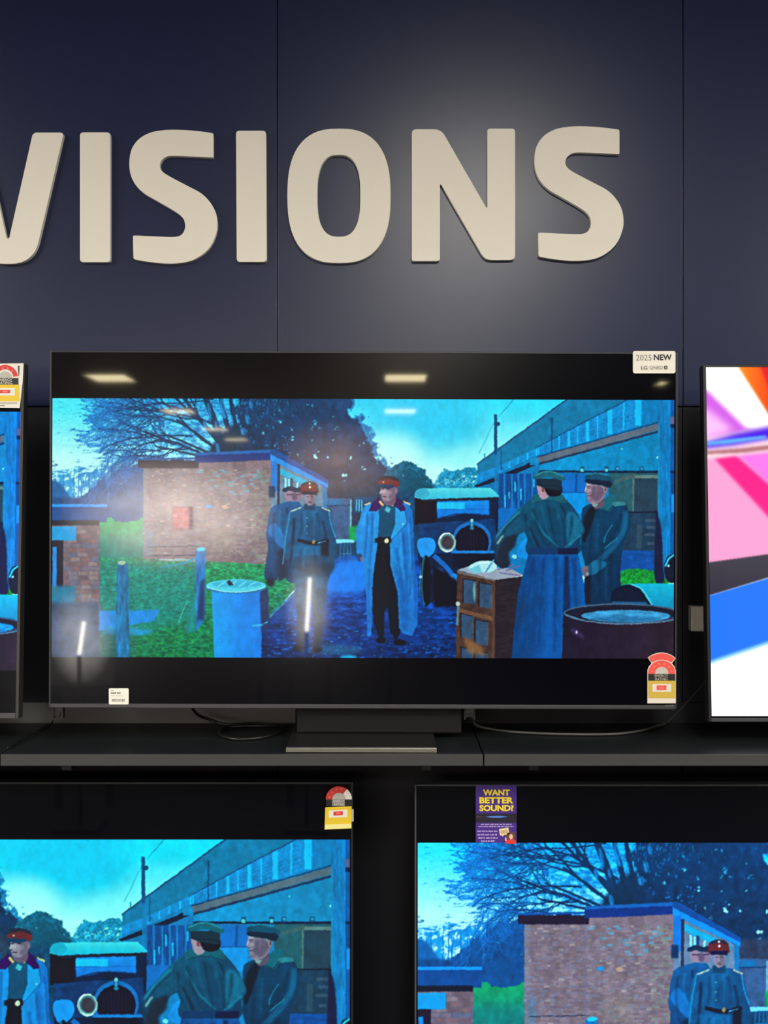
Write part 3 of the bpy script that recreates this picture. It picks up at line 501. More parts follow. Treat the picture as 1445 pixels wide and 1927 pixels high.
    for p, w in (([(752, 1000), (754, 1050), (760, 1090)], 4), ([(768, 985), (771, 1050), (774, 1130)], 4), ([(684, 965), (680, 1000), (674, 1030)], 3), ([(703, 975), (703, 1030), (698, 1080)], 3)): fold(p, w, (80, 172, 228), .5)
    for p, w in (([(565, 965), (566, 990), (562, 1012)], 5), ([(596, 965), (600, 990), (598, 1012)], 5), ([(580, 985), (578, 1005), (576, 1014)], 4), ([(566, 1030), (562, 1050), (560, 1075)], 4), ([(590, 1030), (592, 1050), (590, 1075)], 4), ([(516, 965), (512, 1000), (518, 1040)], 5)): fold(p, w, (8, 46, 78), .55)
    for p, w in (([(572, 962), (573, 985), (570, 1010)], 4), ([(588, 962), (590, 985), (588, 1010)], 3), ([(574, 1030), (570, 1050), (570, 1070)], 4), ([(526, 960), (524, 985), (530, 1010)], 4), ([(540, 975), (536, 1010), (534, 1040)], 3)): fold(p, w, (44, 130, 176), .5)
    # pipe and drum
    P([(1150, 1130), (1152, 1112), (1168, 1099), (1186, 1096), (1270, 1096), (1270, 1156), (1222, 1150)], (30, 172, 206), col2=(16, 120, 168), g=((0, 1096), (0, 1156))); P([(1147, 1132), (1152, 1110), (1168, 1100), (1190, 1099), (1206, 1110), (1222, 1134), (1222, 1142), (1150, 1142)], (10, 22, 46), smooth=True); L([(1186, 1097), (1206, 1107), (1222, 1130), (1228, 1146)], 2.4, (90, 200, 220), smooth=True); P([(1150, 1130), (1215, 1130), (1222, 1142), (1150, 1142)], (30, 84, 130), soft=1)
    P([(1059, 1148), (1267, 1150), (1270, 1242), (1056, 1242)], (26, 20, 44), col2=(40, 26, 44), g=((1060, 0), (1267, 0)), tex=n20, amt=.2)
    E(1168, 1152, 109, 19, (66, 92, 124)); E(1168, 1152.5, 106, 16.5, (22, 26, 48)); E(1176, 1157, 84, 11.5, (66, 140, 190), tex=nst, amt=.35); E(1176, 1162, 70, 5, (34, 98, 150), soft=2, al=.6); L([(1062, 1154), (1100, 1166), (1168, 1172), (1240, 1168), (1267, 1163)], 2.2, (92, 124, 154), smooth=True)
    E(1085, 1190, 16, 5, (70, 56, 110), rot=.6, soft=2, al=.6); E(1083.6, 1188, 2, 3, (206, 190, 240))  # purple reflection glint painted into the picture on the drum
    # camera look of the film: softened drawing, mottling, strong colour
    k = C.k; Hh, Ww = C.a.shape[:2]; jj, ii = np.mgrid[0:Hh, 0:Ww]
    for sc_, am in ((12, .4), (2.5, .4)):
        dx = (C.noise(sc_, octv=2, seed=81)-.5)*2*am*k; dy = (C.noise(sc_, octv=2, seed=82)-.5)*2*am*k
        C.a = C.a[np.clip(jj+dy, 0, Hh-1).astype(int), np.clip(ii+dx, 0, Ww-1).astype(int)]
    b_ = np.stack([C.blur(C.a[..., c], 5) for c in range(3)], -1); C.a = C.a+.22*(C.a-b_)
    dark = np.clip(1.5-1.6*(C.a @ np.array([.2, .5, .3], np.float32)), .15, 1)[..., None]
    C.a *= 1+dark*(.34*(C.noise(8, 13, octv=4, seed=83)-.5)[..., None]+.16*(n3-.5)[..., None])
    C.a = np.stack([C.blur(C.a[..., c], .5) for c in range(3)], -1)
    lum = C.a @ np.array([.3, .5, .2], np.float32); sat = 1+.26*np.clip((C.a[..., 2]-C.a[..., 0])*4, 0, 1)[..., None]-.06; C.a = lum[..., None]+(C.a-lum[..., None])*sat
    C.a[..., 1] *= 1.04; C.a = np.clip(C.a, 0, 1)
    return C.result()

def paint_abstract():
    C = Canvas(1328, 691, 1170, 660, 1)
    P = C.poly
    C.rect(1328, 691, 2498, 1351, (255, 255, 255))
    P([(1328, 735), (1402, 808), (1460, 830), (1500, 860), (1328, 870)], (206, 92, 226), soft=4); P([(1328, 770), (1380, 812), (1328, 830)], (250, 190, 246), soft=8)
    P([(1384, 680), (1436, 680), (1520, 860), (1500, 870), (1445, 780)], (255, 128, 24), col2=(236, 70, 20), g=((1400, 700), (1450, 700)), soft=1.5); P([(1428, 680), (1700, 680), (1760, 880), (1500, 870)], (222, 30, 40), soft=3)
    P([(1700, 680), (1960, 680), (1900, 900), (1740, 880)], (255, 190, 60), soft=6); P([(1960, 680), (2510, 680), (2510, 900), (1880, 900)], (120, 60, 230), soft=8)
    P([(1320, 864), (1500, 850), (2510, 860), (2510, 960), (1880, 1010), (1320, 1066)], (255, 160, 208), soft=1)
    P([(1342, 866), (1380, 858), (1560, 1020), (1500, 1040), (1440, 975)], (242, 34, 136), soft=3); P([(1385, 858), (1500, 850), (1600, 1000), (1560, 1020)], (250, 120, 230), soft=3); P([(1560, 850), (1900, 840), (1900, 1000), (1640, 1010)], (255, 110, 170), soft=10)
    P([(1320, 828), (1400, 812), (1480, 800), (2510, 700), (2510, 790), (1480, 850), (1320, 868)], (250, 214, 224), soft=3); P([(1328, 836), (1380, 820), (1480, 800), (2000, 756), (2000, 790), (1480, 822), (1380, 840), (1328, 846)], (64, 20, 226), soft=5)
    P([(1328, 835), (1370, 829), (1440, 822), (1440, 828), (1370, 838), (1328, 841)], (96, 176, 255), soft=2); P([(1328, 852), (1400, 846), (1500, 834), (1500, 842), (1400, 855), (1328, 858)], (176, 112, 118), soft=2)
    P([(1320, 1064), (2510, 900), (2510, 1000), (1445, 1090), (1320, 1128)], (64, 62, 74), col2=(50, 46, 60), g=((0, 1050), (0, 1130)), soft=.6)
    P([(1320, 1128), (1445, 1091), (2510, 860), (2510, 1050), (1445, 1212), (1320, 1254)], (34, 116, 246), soft=1.2); C.line([(1320, 1253), (1445, 1211), (2510, 1040)], 5, (150, 220, 255), soft=2)
    return C.result()
# ------------------------------------------------------------------ materials
M_wall = mat('navy_satin_paint', (22, 32, 66), rough=.31, spec=.46, noise=.06, nscale=6, bump=.08)
M_black = mat('black_mount_board', (9, 11, 22), rough=.55, spec=.3, noise=.1, nscale=30)
M_strip = mat('grey_rear_strip', (86, 88, 88), rough=.6, noise=.06)
M_sign = mat('cream_sign_paint', (226, 221, 210), rough=.55, spec=.3, noise=.02, nscale=12)
M_shelf = mat('black_shelf_laminate', (13, 17, 21), rough=.45, noise=.12, nscale=60, bump=.1)
M_lip = mat('grey_shelf_edge', (46, 47, 48), rough=.55, noise=.08, nscale=25)
M_bezel = mat('dark_grey_bezel', (52, 54, 58), rough=.35, metal=.4)
M_bezel_b = mat('black_bezel', (14, 14, 16), rough=.4)
M_chin = mat('gunmetal_edge', (70, 71, 75), rough=.4, metal=.5, noise=.05)
M_shell = mat('black_plastic_back', (14, 14, 16), rough=.5)
M_glass = mat('black_screen_glass', (2, 2, 8), rough=.21, spec=.16, coat=.45, crough=.03)
M_cable = mat('black_cable', (16, 16, 17), rough=.4)
M_cable_g = mat('grey_cable', (70, 70, 68), rough=.4)
M_white = mat('white_card', (226, 222, 212), rough=.6)
M_plate = mat('white_plastic', (242, 238, 226), rough=.4)
M_red = mat('print_red', (206, 52, 48), rough=.5)
M_redp = mat('print_pale_red', (240, 120, 110), rough=.5)
M_yel = mat('print_yellow', (222, 190, 40), rough=.5)
M_yell = mat('print_pale_yellow', (232, 222, 150), rough=.5)
M_blk = mat('print_black', (18, 17, 18), rough=.5)
M_gry = mat('print_grey', (120, 118, 112), rough=.5)
M_lgry = mat('print_light_grey', (178, 174, 166), rough=.5)
M_pur = mat('print_purple', (66, 38, 132), rough=.45)
M_bar = mat('print_dark_bar', (30, 27, 44), rough=.45)
M_lil = mat('print_lilac', (196, 176, 226), rough=.45)
M_glow = mat('print_blue_glow', (80, 130, 220), rough=.45)
M_hair = mat('print_brown', (96, 62, 48), rough=.5)
M_skin = mat('print_skin', (226, 184, 150), rough=.5)

def picture_material(name, sat=1., val=1., tint=(1, 1, 1), gloss=.16, strength=1.):
    m = bpy.data.materials.new(name); m.use_nodes = True; nt = m.node_tree; b = nt.nodes['Principled BSDF']
    b.inputs['Base Color'].default_value = (.004, .004, .005, 1); b.inputs['Roughness'].default_value = .21; b.inputs['Specular IOR Level'].default_value = gloss
    b.inputs['Coat Weight'].default_value = .45; b.inputs['Coat Roughness'].default_value = .03
    at = nt.nodes.new('ShaderNodeAttribute'); at.attribute_name = 'picture_colour'
    hs = nt.nodes.new('ShaderNodeHueSaturation'); hs.inputs['Saturation'].default_value = sat; hs.inputs['Value'].default_value = val
    mx = nt.nodes.new('ShaderNodeMix'); mx.data_type = 'RGBA'; mx.blend_type = 'MULTIPLY'; mx.inputs['Factor'].default_value = 1; mx.inputs['B'].default_value = (*tint, 1)
    nt.links.new(at.outputs['Color'], hs.inputs['Color']); nt.links.new(hs.outputs['Color'], mx.inputs['A']); nt.links.new(mx.outputs['Result'], b.inputs['Emission Color'])
    b.inputs['Emission Strength'].default_value = strength
    m.cycles.emission_sampling = 'NONE'
    return m
def picture_mesh(name, img, w, h):
    """flat screen picture: a fine grid of points that carry the picture's colours"""
    H, W = img.shape[:2]; me = bpy.data.meshes.new(name)
    xs = np.linspace(-w/2, w/2, W, dtype=np.float32); zs = np.linspace(h/2, -h/2, H, dtype=np.float32)
    co = np.zeros((H, W, 3), np.float32); co[..., 0] = xs[None]; co[..., 2] = zs[:, None]
    idx = np.arange(H*W, dtype=np.int32).reshape(H, W)
    q = np.stack([idx[1:, :-1], idx[1:, 1:], idx[:-1, 1:], idx[:-1, :-1]], -1).reshape(-1, 4)
    me.vertices.add(H*W); me.vertices.foreach_set('co', co.ravel()); me.loops.add(q.size); me.loops.foreach_set('vertex_index', q.ravel())
    me.polygons.add(len(q)); me.polygons.foreach_set('loop_start', np.arange(0, q.size, 4, dtype=np.int32)); me.update(calc_edges=True)
    at = me.attributes.new('picture_colour', 'BYTE_COLOR', 'POINT')
    c = np.ones((H*W, 4), np.float32); c[:, :3] = img.reshape(-1, 3); at.data.foreach_set('color_srgb', c.ravel())
    me.materials.append(None)
    return me

# ------------------------------------------------------------------ the shop: shell behind and around the display
WY = .23                                     # face of the display wall
RY0, CEIL = -27.0, 3.5
M_floor = mat('grey_shop_floor', (14, 15, 20), rough=.7, noise=.08, nscale=2)
M_ceil = mat('off_white_ceiling', (112, 116, 120), rough=.9, noise=.04, nscale=3)
M_rear = mat('dark_rear_wall', (52, 48, 46), rough=.8, noise=.1, nscale=2)
box('floor', (-9, RY0, -.1), (9, WY+.05, 0), M_floor, kind='structure')
box('ceiling', (-9, RY0, CEIL+.03), (9, WY+.05, CEIL+.13), M_ceil, kind='structure')
box('wall_rear', (-9, RY0-.1, 0), (9, RY0, CEIL+.1), M_rear, kind='structure')
wall = empty('wall_back', (0, WY+.03, 0), kind='structure')
seams = [-1.62, P(-240, 0, WY).x, P(522, 0, WY).x, P(1285, 0, WY).x, P(2047, 0, WY).x, P(2810, 0, WY).x]
zsplit = P(0, 765, WY).z
g = .0012
for a, b in zip(seams, seams[1:]):
    box('wall_panel', (a+g, -.03, zsplit+g-0), (b-g, -.01, CEIL+.03), M_wall, wall, bev=.0008)
    box('mount_panel', (a+g, -.026, .1), (b-g, -.01, zsplit-g), M_black, wall, bev=.0008)
box('backing', (-9, -.01, 0), (9, .02, CEIL+.03), M_black, wall)
SH_Z = CAM_Z-.531
box('rear_strip', (P(-300, 0, WY).x, -.031, SH_Z), (P(556, 0, WY).x, -.027, P(0, 1322, WY).z), M_strip, wall)
box('rear_strip', (P(556, 0, WY).x+.002, -.031, SH_Z), (P(1900, 0, WY).x, -.027, P(0, 1322, WY).z), M_black, wall)

# ceiling panel lights
M_lamp = mat('lit_diffuser', (255, 250, 235), rough=.5, emit=LAMP_COL, estr=LAMP)
M_lampf = mat('white_lamp_frame', (210, 208, 200), rough=.5)
M_lampw = mat('lit_warm_diffuser', (255, 240, 200), rough=.5, emit=(1.0, .86, .50), estr=LAMP*.95)
def panel_light(x, y, where, w=.5, l=1.2, lm=None):
    t = empty('ceiling_light', (x, y, CEIL+.03))
    tag(t, 'rectangular lit ceiling panel light '+where, 'ceiling light', 'ceiling panel lights of the shop')
    bm = bmesh.new()
    for a in ((-w/2-.03, -l/2-.03, w/2+.03, -l/2), (-w/2-.03, l/2, w/2+.03, l/2+.03), (-w/2-.03, -l/2, -w/2, l/2), (w/2, -l/2, w/2+.03, l/2)): box_bm(a[0], a[1], -.05, a[2], a[3], 0, bm=bm)
    obj('frame', bm, M_lampf, t); bm = bmesh.new(); bm.faces.new([bm.verts.new(v) for v in ((-w/2, -l/2, -.03), (-w/2, l/2, -.03), (w/2, l/2, -.03), (w/2, -l/2, -.03))]); obj('diffuser', bm, lm or M_lamp, t)
    return t
rows = [(-3.55, 'left row'), (.28, 'middle row')]
deps = [(-12.0, 'third from the display wall'), (-16.8, 'fourth from the display wall'), (-21.0, 'fifth from the display wall'), (-24.4, 'sixth from the display wall')]
for x, rn in rows:
    for y, dn in deps[:4 if x < 0 else 3]: panel_light(x+(-.9 if (x > 0 and y < -20) else 0), y, 'in the '+rn+', '+dn, .52, .8, M_lampw)
panel_light(3.75, -12.6, 'in the right row, third from the display wall', .12, .4, M_lampw)
panel_light(.52, -3.3, 'in the middle row, nearest the display wall', .6, 1.2)
panel_light(.42, -7.2, 'in the middle row, second from the display wall', .6, 1.2)
for sx, sn in ((-1, 'left'), (1, 'right')):  # unseen fill lights added to brighten the sign letters evenly
    for x, xn in ((3.5, 'inner'), (5.4, 'middle'), (7.3, 'outer')):
        for y, yn in ((-1.7, 'first'), (-3.6, 'second'), (-5.5, 'third'), (-7.4, 'fourth'))[:2 if x < 4 else 4]: panel_light(sx*x, y, 'added as fill over the %s aisle, %s column, %s from the display wall' % (sn, xn, yn), .6, 1.2)

# ------------------------------------------------------------------ sign letters on the wall
LY = WY-.014
def letter(ch, pts, label, inner=None):
    f = [P(x, y, LY) for x, y in pts]; i = [P(x, y, LY) for x, y in inner] if inner else None
    return obj('sign_letter', prism_bm(f, (0, .0145, 0), .0012, i), M_sign, label=label, category=None) if False else tag(obj('sign_letter', prism_bm(f, (0, .0145, 0), .0012, i), M_sign), label, 'sign letter', 'cream sign letters on the navy wall')
def soft_poly(p, r, n=4):
    """rounds the corners of a polygon by r pixels (a number or one per corner)"""
    out = []; m = len(p); rr = r if isinstance(r, (list, tuple)) else [r]*m
    for i in range(m):
        a, b, c = (np.array(p[(i+j) % m], float) for j in (-1, 0, 1)); q = rr[i]
        u = (a-b)/np.linalg.norm(a-b); v = (c-b)/np.linalg.norm(c-b); q = min(q, .45*np.linalg.norm(a-b), .45*np.linalg.norm(c-b))
        for t in np.linspace(0, 1, n+1): out.append(tuple((1-t)**2*(b+u*q)+2*t*(1-t)*b+t*t*(b+v*q)))
    return out
V = [(62, 249.5), (120, 249.5), (66, 478), (22, 496.5), (8, 496.5), (-36, 478), (-90, 249.5), (-32, 249.5), (14.8, 449)]
letter('V', soft_poly([(62, 249.5), (120, 249.5), (63, 496.5), (-33, 496.5), (-90, 249.5), (-32, 249.5), (12.5, 449), (17.1, 449)], [7, 7, 48, 48, 7, 7, 4, 4], 8), 'cream letter V cut off by the left edge of the picture')
letter('I', soft_poly([(150.4, 249), (207.4, 249), (207.4, 493.3), (150.4, 493.3)], 6), 'cream letter I next to the cut-off V')
S = [(1161.4, 243.6), (1164.8, 246), (1165.4, 250), (1165.4, 286), (1164.6, 289), (1161, 290), (1125, 288.2), (1086, 287), (1072, 291), (1065, 299), (1064.7, 310.8), (1075.8, 322), (1111, 341), (1141, 357), (1158, 373), (1168.8, 391.3), (1173, 411.5), (1171.5, 431.6), (1161, 456.8), (1143, 475),
     (1117.8, 487.2), (1084, 491), (1050.6, 488.7), (1020, 484), (1014.6, 481.5), (1013.4, 477), (1012.7, 443), (1013.6, 439.4), (1018, 438), (1060.7, 439.9), (1091, 440.5), (1104.3, 436.7), (1111, 426.6), (1111.6, 414.8), (1107, 404), (1094, 393), (1060.7, 373.5), (1033.8, 357.8), (1017, 341), (1007.7, 320.8), (1005.7, 297.3), (1010.4, 273.8), (1023.8, 255.4), (1043.9, 243.8), (1067.4, 238.8), (1094.3, 237.6), (1127.8, 239.4)]
letter('S', catmull([((x-1005.7)*.988+243.4, (y-237.6)*.994+244.2) for x, y in S], 5), 'cream letter S between the two letters I')
letter('I', soft_poly([(444, 246), (500.4, 246), (501.6, 492.8), (445.4, 492.8)], 6), 'cream letter I just left of the letter O')
def superell(cx, cy, rx, ry, n, N=72):
    out = []
    for i in range(N):
        t = 2*math.pi*i/N; c, s_ = math.cos(t), math.sin(t); out.append((cx+rx*math.copysign(abs(c)**(2/n), c), cy+ry*math.copysign(abs(s_)**(2/n), s_)))
    return out
letter('O', superell(637.8, 368.5, 97.2, 126.8, 2.55), 'cream round letter O to the left of the N', inner=superell(637.5, 368.4, 40.4, 76.8, 2.7))
letter('N', soft_poly([(774.8, 243.2), (830, 243.2), (915.2, 391.5), (917, 390), (917, 242), (969.2, 242), (969.2, 489.2), (912.5, 489.4), (829.4, 346), (827.8, 348), (827.8, 491.4), (774.8, 491.4)], [8, 13, 1.5, 1.5, 5, 6, 9, 13, 1.5, 1.5, 6, 5]), 'cream letter N between the O and the last S')
letter('S', catmull(S, 5), 'cream letter S at the right end of the sign')

# ------------------------------------------------------------------ shelf boards
SF, ST = -.14, .0245
def shelf(xa, xb, label):
    t = empty('display_shelf', ((xa+xb)/2, WY-.004, SH_Z)); tag(t, label, 'shelf', 'shelf boards under the upper televisions'); h = (xb-xa)/2
    box('board', (-h, SF+.004-WY+.004, -ST+.002), (h, -.0005, 0), M_shelf, t, bev=.0006); box('edge_strip', (-h, SF-WY+.004, -ST), (h, SF+.004-WY+.004, .0006), M_lip, t, bev=.0006)
    for sx in (-h+.12, h-.12): obj('bracket', box_bm(sx-.012, -.28, -ST-.03, sx+.012, -.001, -ST+.002, .002), M_shell, t)
x0, x1 = P(1, 0, SF).x, P(908.6, 0, SF).x
shelf(x0, x1, 'long black shelf board with a grey front edge under the main television')
shelf(P(911.4, 0, SF).x, P(2050, 0, SF).x, 'black shelf board with grey front edge, right of the joint')
shelf(P(-900, 0, SF).x, x0-.003, 'black shelf board with grey front edge at the far left')

# ------------------------------------------------------------------ televisions
film = paint_film(); film_me = picture_mesh('film_picture', film, 1170/FPX*2.6, 487/FPX*2.6)
abst_me = picture_mesh('abstract_picture', paint_abstract(), 1.431, .805)
MP_main = picture_material('film_picture_main', 1.0, 1.0)
MP_left = picture_material('film_picture_left', 1.1, 1.2, (.8, .95, 1.15))
MP_bl = picture_material('film_picture_teal', 1.05, 1.05, (.7, 1.0, .98))
MP_br = picture_material('film_picture_blue', 1.05, 1.12, (.85, .96, 1.15))
MP_abs = picture_material('abstract_picture', 1., 1., strength=1.15)
def television(label, x, Y, zb, w, h, pic, pmat, pscale, pz, tilt=0., bez=.004, chin=.008, frame_m=None, depth=.03, px=0., pipes=True):
    """x: centre, Y: front plane at the lower edge, zb: lower edge, w h: outer size, pz: picture centre above the lower edge"""
    frame_m = frame_m or M_bezel
    t = empty('television', (x, Y, zb)); t.rotation_euler = (-tilt, 0, 0); tag(t, label, 'television', 'televisions on display')
    hw = w/2; bm = bmesh.new()
    for a in ((-hw, 0, -hw+bez, h), (hw-bez, 0, hw, h), (-hw+bez, h-bez, hw-bez, h)): box_bm(a[0], -.001, a[1], a[2], depth, a[3], .0008, bm)
    obj('frame', bm, frame_m, t)
    box('lower_edge', (-hw+bez, -.002, 0), (hw-bez, depth, chin), M_chin if chin > .005 else frame_m, t, bev=.0008)
    sp = box('screen_panel', (-hw+bez, .0005, chin), (hw-bez, .006, h-bez), M_glass, t)
    pc = obj('picture', pic, None, sp); pc.location = (px, 0, pz); pc.scale = (pscale, 1, pscale); pc.material_slots[0].link = 'OBJECT'; pc.material_slots[0].material = pmat
    box('back_shell', (-hw+.01, .0065, .008), (hw-.01, depth+.008, h-.008), M_shell, t, bev=.004)
    obj('back_housing', box_bm(-hw*.72, depth+.004, h*.1, hw*.72, depth+.05, h*.72, .012), M_shell, t)
    d = (WY+.004-Y)
    if pipes:
        obj('wall_bracket', box_bm(-.16, depth+.045, h*.42, .16, d-.006+math.tan(tilt)*-h*.45, h*.56, .004), M_shell, t)
    return t
def pxw(n): return n/FPX*2.6
# main television
TVW, TVH = pxw(1181), pxw(671.5)
xm = P((92+1273)/2, 0, 0).x; zm = P(0, 1333, 0).z
tv = television('large television on a pedestal stand with film picture showing officers and car', xm, 0, zm, TVW, TVH, film_me, MP_main, 1.0, (1333-994.5)/FPX*2.6, bez=.0042, chin=pxw(7.5), px=P(682, 0, 0).x-xm)
tv.rotation_euler = (0, math.radians(.17)*1.0, 0)
PLm = Plane((0, -.0005, 0), (0, -1, 0))
zs = SH_Z-zm                                                      # shelf height in the television's frame
neck_x0, neck_x1 = P(559, 0, .05).x-xm, P(868, 0, .05).x-xm
obj('stand_neck', box_bm(neck_x0, .035, zs+.012, neck_x1, .06, .06, .004), mat('black_satin', (7, 8, 10), rough=.6, spec=.25), tv)
bx0, bx1 = P(538, 0, -.122).x-xm, P(822, 0, -.122).x-xm
base = obj('stand_base', box_bm(bx0, -.118, zs+.0008, bx1, .14, zs+.012, .002), mat('dark_base_metal', (34, 33, 34), rough=.38, metal=.3, noise=.05), tv)
obj('base_edge', box_bm(bx0, -.1225, zs+.0008, bx1, -.1182, zs+.0105, .001), mat('brushed_edge', (128, 125, 116), rough=.35, metal=.7), base, label='pale metal front edge of the stand')
for cxp in (107, 884):
    lx = P(cxp, 0, .03).x-xm
    b = obj('mount_rail', box_bm(lx-.011, .04, -.028, lx+.011, .046, .03, .001), M_cable_g if cxp > 500 else mat('dark_steel', (44, 45, 47), rough=.5), tv)
    for s_ in (-1, 1): obj('rail_side', box_bm(lx+s_*.011-.002, .036, -.032, lx+s_*.011+.002, .05, .03), M_shell, b)
    obj('lock_tab', box_bm(lx-.006, .037, -.027, lx+.006, .0395, -.017, .001), M_shell, b)
lettering('maker_mark', PLm, 'LG QNED', 1252, 1326, 1268, 1329.5, M_gry, None, off=.0022)
mk = bpy.data.objects['maker_mark']; mk.parent = tv; bpy.context.view_layer.update(); mk.matrix_parent_inverse = tv.matrix_world.inverted()

# left television, leaning back a little, cut off by the frame
Yb = -.02; tl = math.asin(.042/.82)
zl = P(0, 1352, Yb).z; xr = P(35, 0, Yb).x
television('television at the left edge with film picture, mostly out of view', xr-TVW/2, Yb, zl, TVW, .822, film_me, MP_left, 1.0, .4085, tilt=tl, bez=.007, chin=.0125, frame_m=mat('pewter_bezel', (60, 60, 58), rough=.35, metal=.5), px=.0)
PLl = Plane((0, Yb, zl), (0, -math.cos(tl), math.sin(tl)))
# right television, abstract picture, leaning back
Yb2 = -.03; tr = math.asin(.047/.815)
zr = P(0, 1358, Yb2).z; xl = P(1333.5, 0, Yb2).x; wr = 1.431+.014
television('television at the right edge with bright abstract pink, blue and orange picture', xl+wr/2, Yb2, zr, wr, .805+.018, abst_me, MP_abs, 1.0, .0125+.4025, tilt=tr, bez=.0055, chin=.0085, frame_m=M_bezel_b)
# lower televisions
s1 = 1.156; w1, h1 = TVW*s1, pxw(671)*s1
zt = P(0, 1472, 0).z; xr1 = P(664, 0, 0).x
television('large lower television at left with film picture showing car and two coated men', xr1-w1/2, 0, zt-h1, w1, h1, film_me, MP_bl, s1, h1-pxw(1580-1472+487*s1/2), bez=.0045, chin=.01, frame_m=mat('blackened_bezel', (24, 25, 28), rough=.4), px=P(658-1170*s1/2, 0, 0).x-(xr1-w1/2))
s2 = 1.17; w2, h2 = TVW*s2, pxw(671)*s2
zt2 = P(0, 1476.5, 0).z; xl2 = P(780.5, 0, 0).x
television('large lower television at right with film picture showing the brick building', xl2+w2/2, 0, zt2-h2, w2, h2, film_me, MP_br, s2, h2-pxw(1586-1476.5+487*s2/2), bez=.0035, chin=.01, frame_m=mat('grey_thin_bezel', (64, 66, 70), rough=.4), px=P(786+1170*s2/2, 0, 0).x-(xl2+w2/2))

# ------------------------------------------------------------------ stickers, labels and the flyer
def arc(cx, cy, r0, r1, a0, a1, n=16):
    """band between two radii, angles in degrees, 0 = right, 90 = up"""
    o = [(cx+r1*math.cos(math.radians(a0+(a1-a0)*i/n)), cy-r1*math.sin(math.radians(a0+(a1-a0)*i/n))) for i in range(n+1)]
    return o+[(cx+r0*math.cos(math.radians(a1-(a1-a0)*i/n)), cy-r0*math.sin(math.radians(a1-(a1-a0)*i/n))) for i in range(n+1)]
def star(cx, cy, r):
    return [(cx+(r if i % 2 == 0 else r*.45)*math.sin(math.pi*i/5), cy-(r if i % 2 == 0 else r*.45)*math.cos(math.pi*i/5)) for i in range(10)]
def thing_at(name, pl, px, py, label, cat, group=None):
    t = empty(name, pl.hit(px, py, 0)); tag(t, label, cat, group); bpy.context.view_layer.update(); return t
def adopt(t, objs):
    bpy.context.view_layer.update()
    for o in objs: o.parent = t; o.matrix_parent_inverse = t.matrix_world.inverted()
# large sticker, upper right of the main television
t = thing_at('product_sticker', PLm, 1231, 703, 'white rounded sticker reading 2025 NEW on the main television', 'sticker')
adopt(t, [frect('backing', PLm, 1190.8, 660.5, 1271, 702.5, M_white, r=4, off=.0022, th=.0006), lettering('print', PLm, '2025', 1196.5, 667.5, 1226, 678.5, M_gry, off=.0026), lettering('print', PLm, 'NEW', 1230, 666.8, 1264, 678, M_blk, off=.0026, bold=.03),
          lettering('print', PLm, 'LG', 1206.5, 688.5, 1218, 695.5, M_blk, off=.0026, bold=.015), lettering('print', PLm, 'QNED', 1222, 688.5, 1247, 696, M_gry, off=.0026, bold=.01), frect('print', PLm, 1249.5, 688.3, 1256, 694.8, M_blk, off=.0026, th=.0003), lettering('print', PLm, 'AI', 1250.7, 689.4, 1254.8, 693.7, M_white, off=.003)])
# price ticket, lower left
t = thing_at('price_ticket', PLm, 223, 1325, 'small white ticket with a barcode on the main television', 'ticket')
ps = [frect('backing', PLm, 204.8, 1295.3, 242, 1325.5, M_white, r=2.2, off=.0018, th=.0005)]
for (xa, ya, xb, yb, m) in ((208, 1298.5, 214, 1300.5, M_lgry), (208, 1303, 219, 1305.6, M_gry), (220, 1303, 227, 1305.6, M_gry), (208, 1309, 216, 1310.2, M_lgry), (218, 1309, 231, 1310.2, M_lgry)): ps.append(frect('print', PLm, xa, ya, xb, yb, m, off=.0021, th=.0003))
rnd = random.Random(5); x = 210.5; bm = bmesh.new()
while x < 235:
    w_ = rnd.choice((.5, .8, 1.2))
    f = [PLm.hit(a, b, .0021) for a, b in ((x, 1315), (x+w_, 1315), (x+w_, 1320.5), (x, 1320.5))]; bm.faces.new([bm.verts.new(v) for v in f][::-1]); x += w_+rnd.choice((.5, .8, 1.1))
ps.append(obj('barcode', bm, M_gry)); adopt(t, ps)
# energy label with crown, main television
def dots(name, pl, lst, r, m, off=.0026): return [flat(name, pl, star(x, y, r), m, None, off=off, th=.0003) for x, y in lst]
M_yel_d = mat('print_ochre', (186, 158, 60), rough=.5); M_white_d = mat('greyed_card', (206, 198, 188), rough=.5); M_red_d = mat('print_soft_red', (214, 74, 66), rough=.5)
t = thing_at('energy_label', PLm, 1245, 1323, 'red and yellow energy label with a crown, lower corner of the main television', 'label', 'energy rating labels')
outl = [(1218.2, 1323.6), (1218.2, 1261), (1221, 1254), (1226, 1248.3), (1218.6, 1237.6), (1226, 1232.5), (1235, 1229), (1245.5, 1227.8), (1256, 1229.5), (1265, 1233.5), (1271.5, 1238.6), (1264.3, 1248.3), (1269, 1254), (1271.5, 1262), (1271.5, 1323.6)]
crown = [(1226.6, 1246.6), (1220.3, 1237.8), (1227, 1233.6), (1236, 1230.2), (1245.5, 1229), (1255.5, 1230.6), (1264, 1234.4), (1269.8, 1238.8), (1263.4, 1246.8), (1256, 1243), (1245.5, 1241.3), (1234, 1243)]
band = [(1219.6, 1268.2), (1220.4, 1260), (1224, 1253), (1229, 1247.6), (1237, 1244), (1245.3, 1242.6), (1254, 1244.2), (1261.5, 1247.8), (1267, 1254), (1270, 1261), (1270.6, 1268.2)]
dome = [(1232.4, 1268.2)]+[(1245-12.6*math.cos(math.pi*i/12), 1267.5-12.6*math.sin(math.pi*i/12)) for i in range(13)]+[(1257.6, 1268.2)]
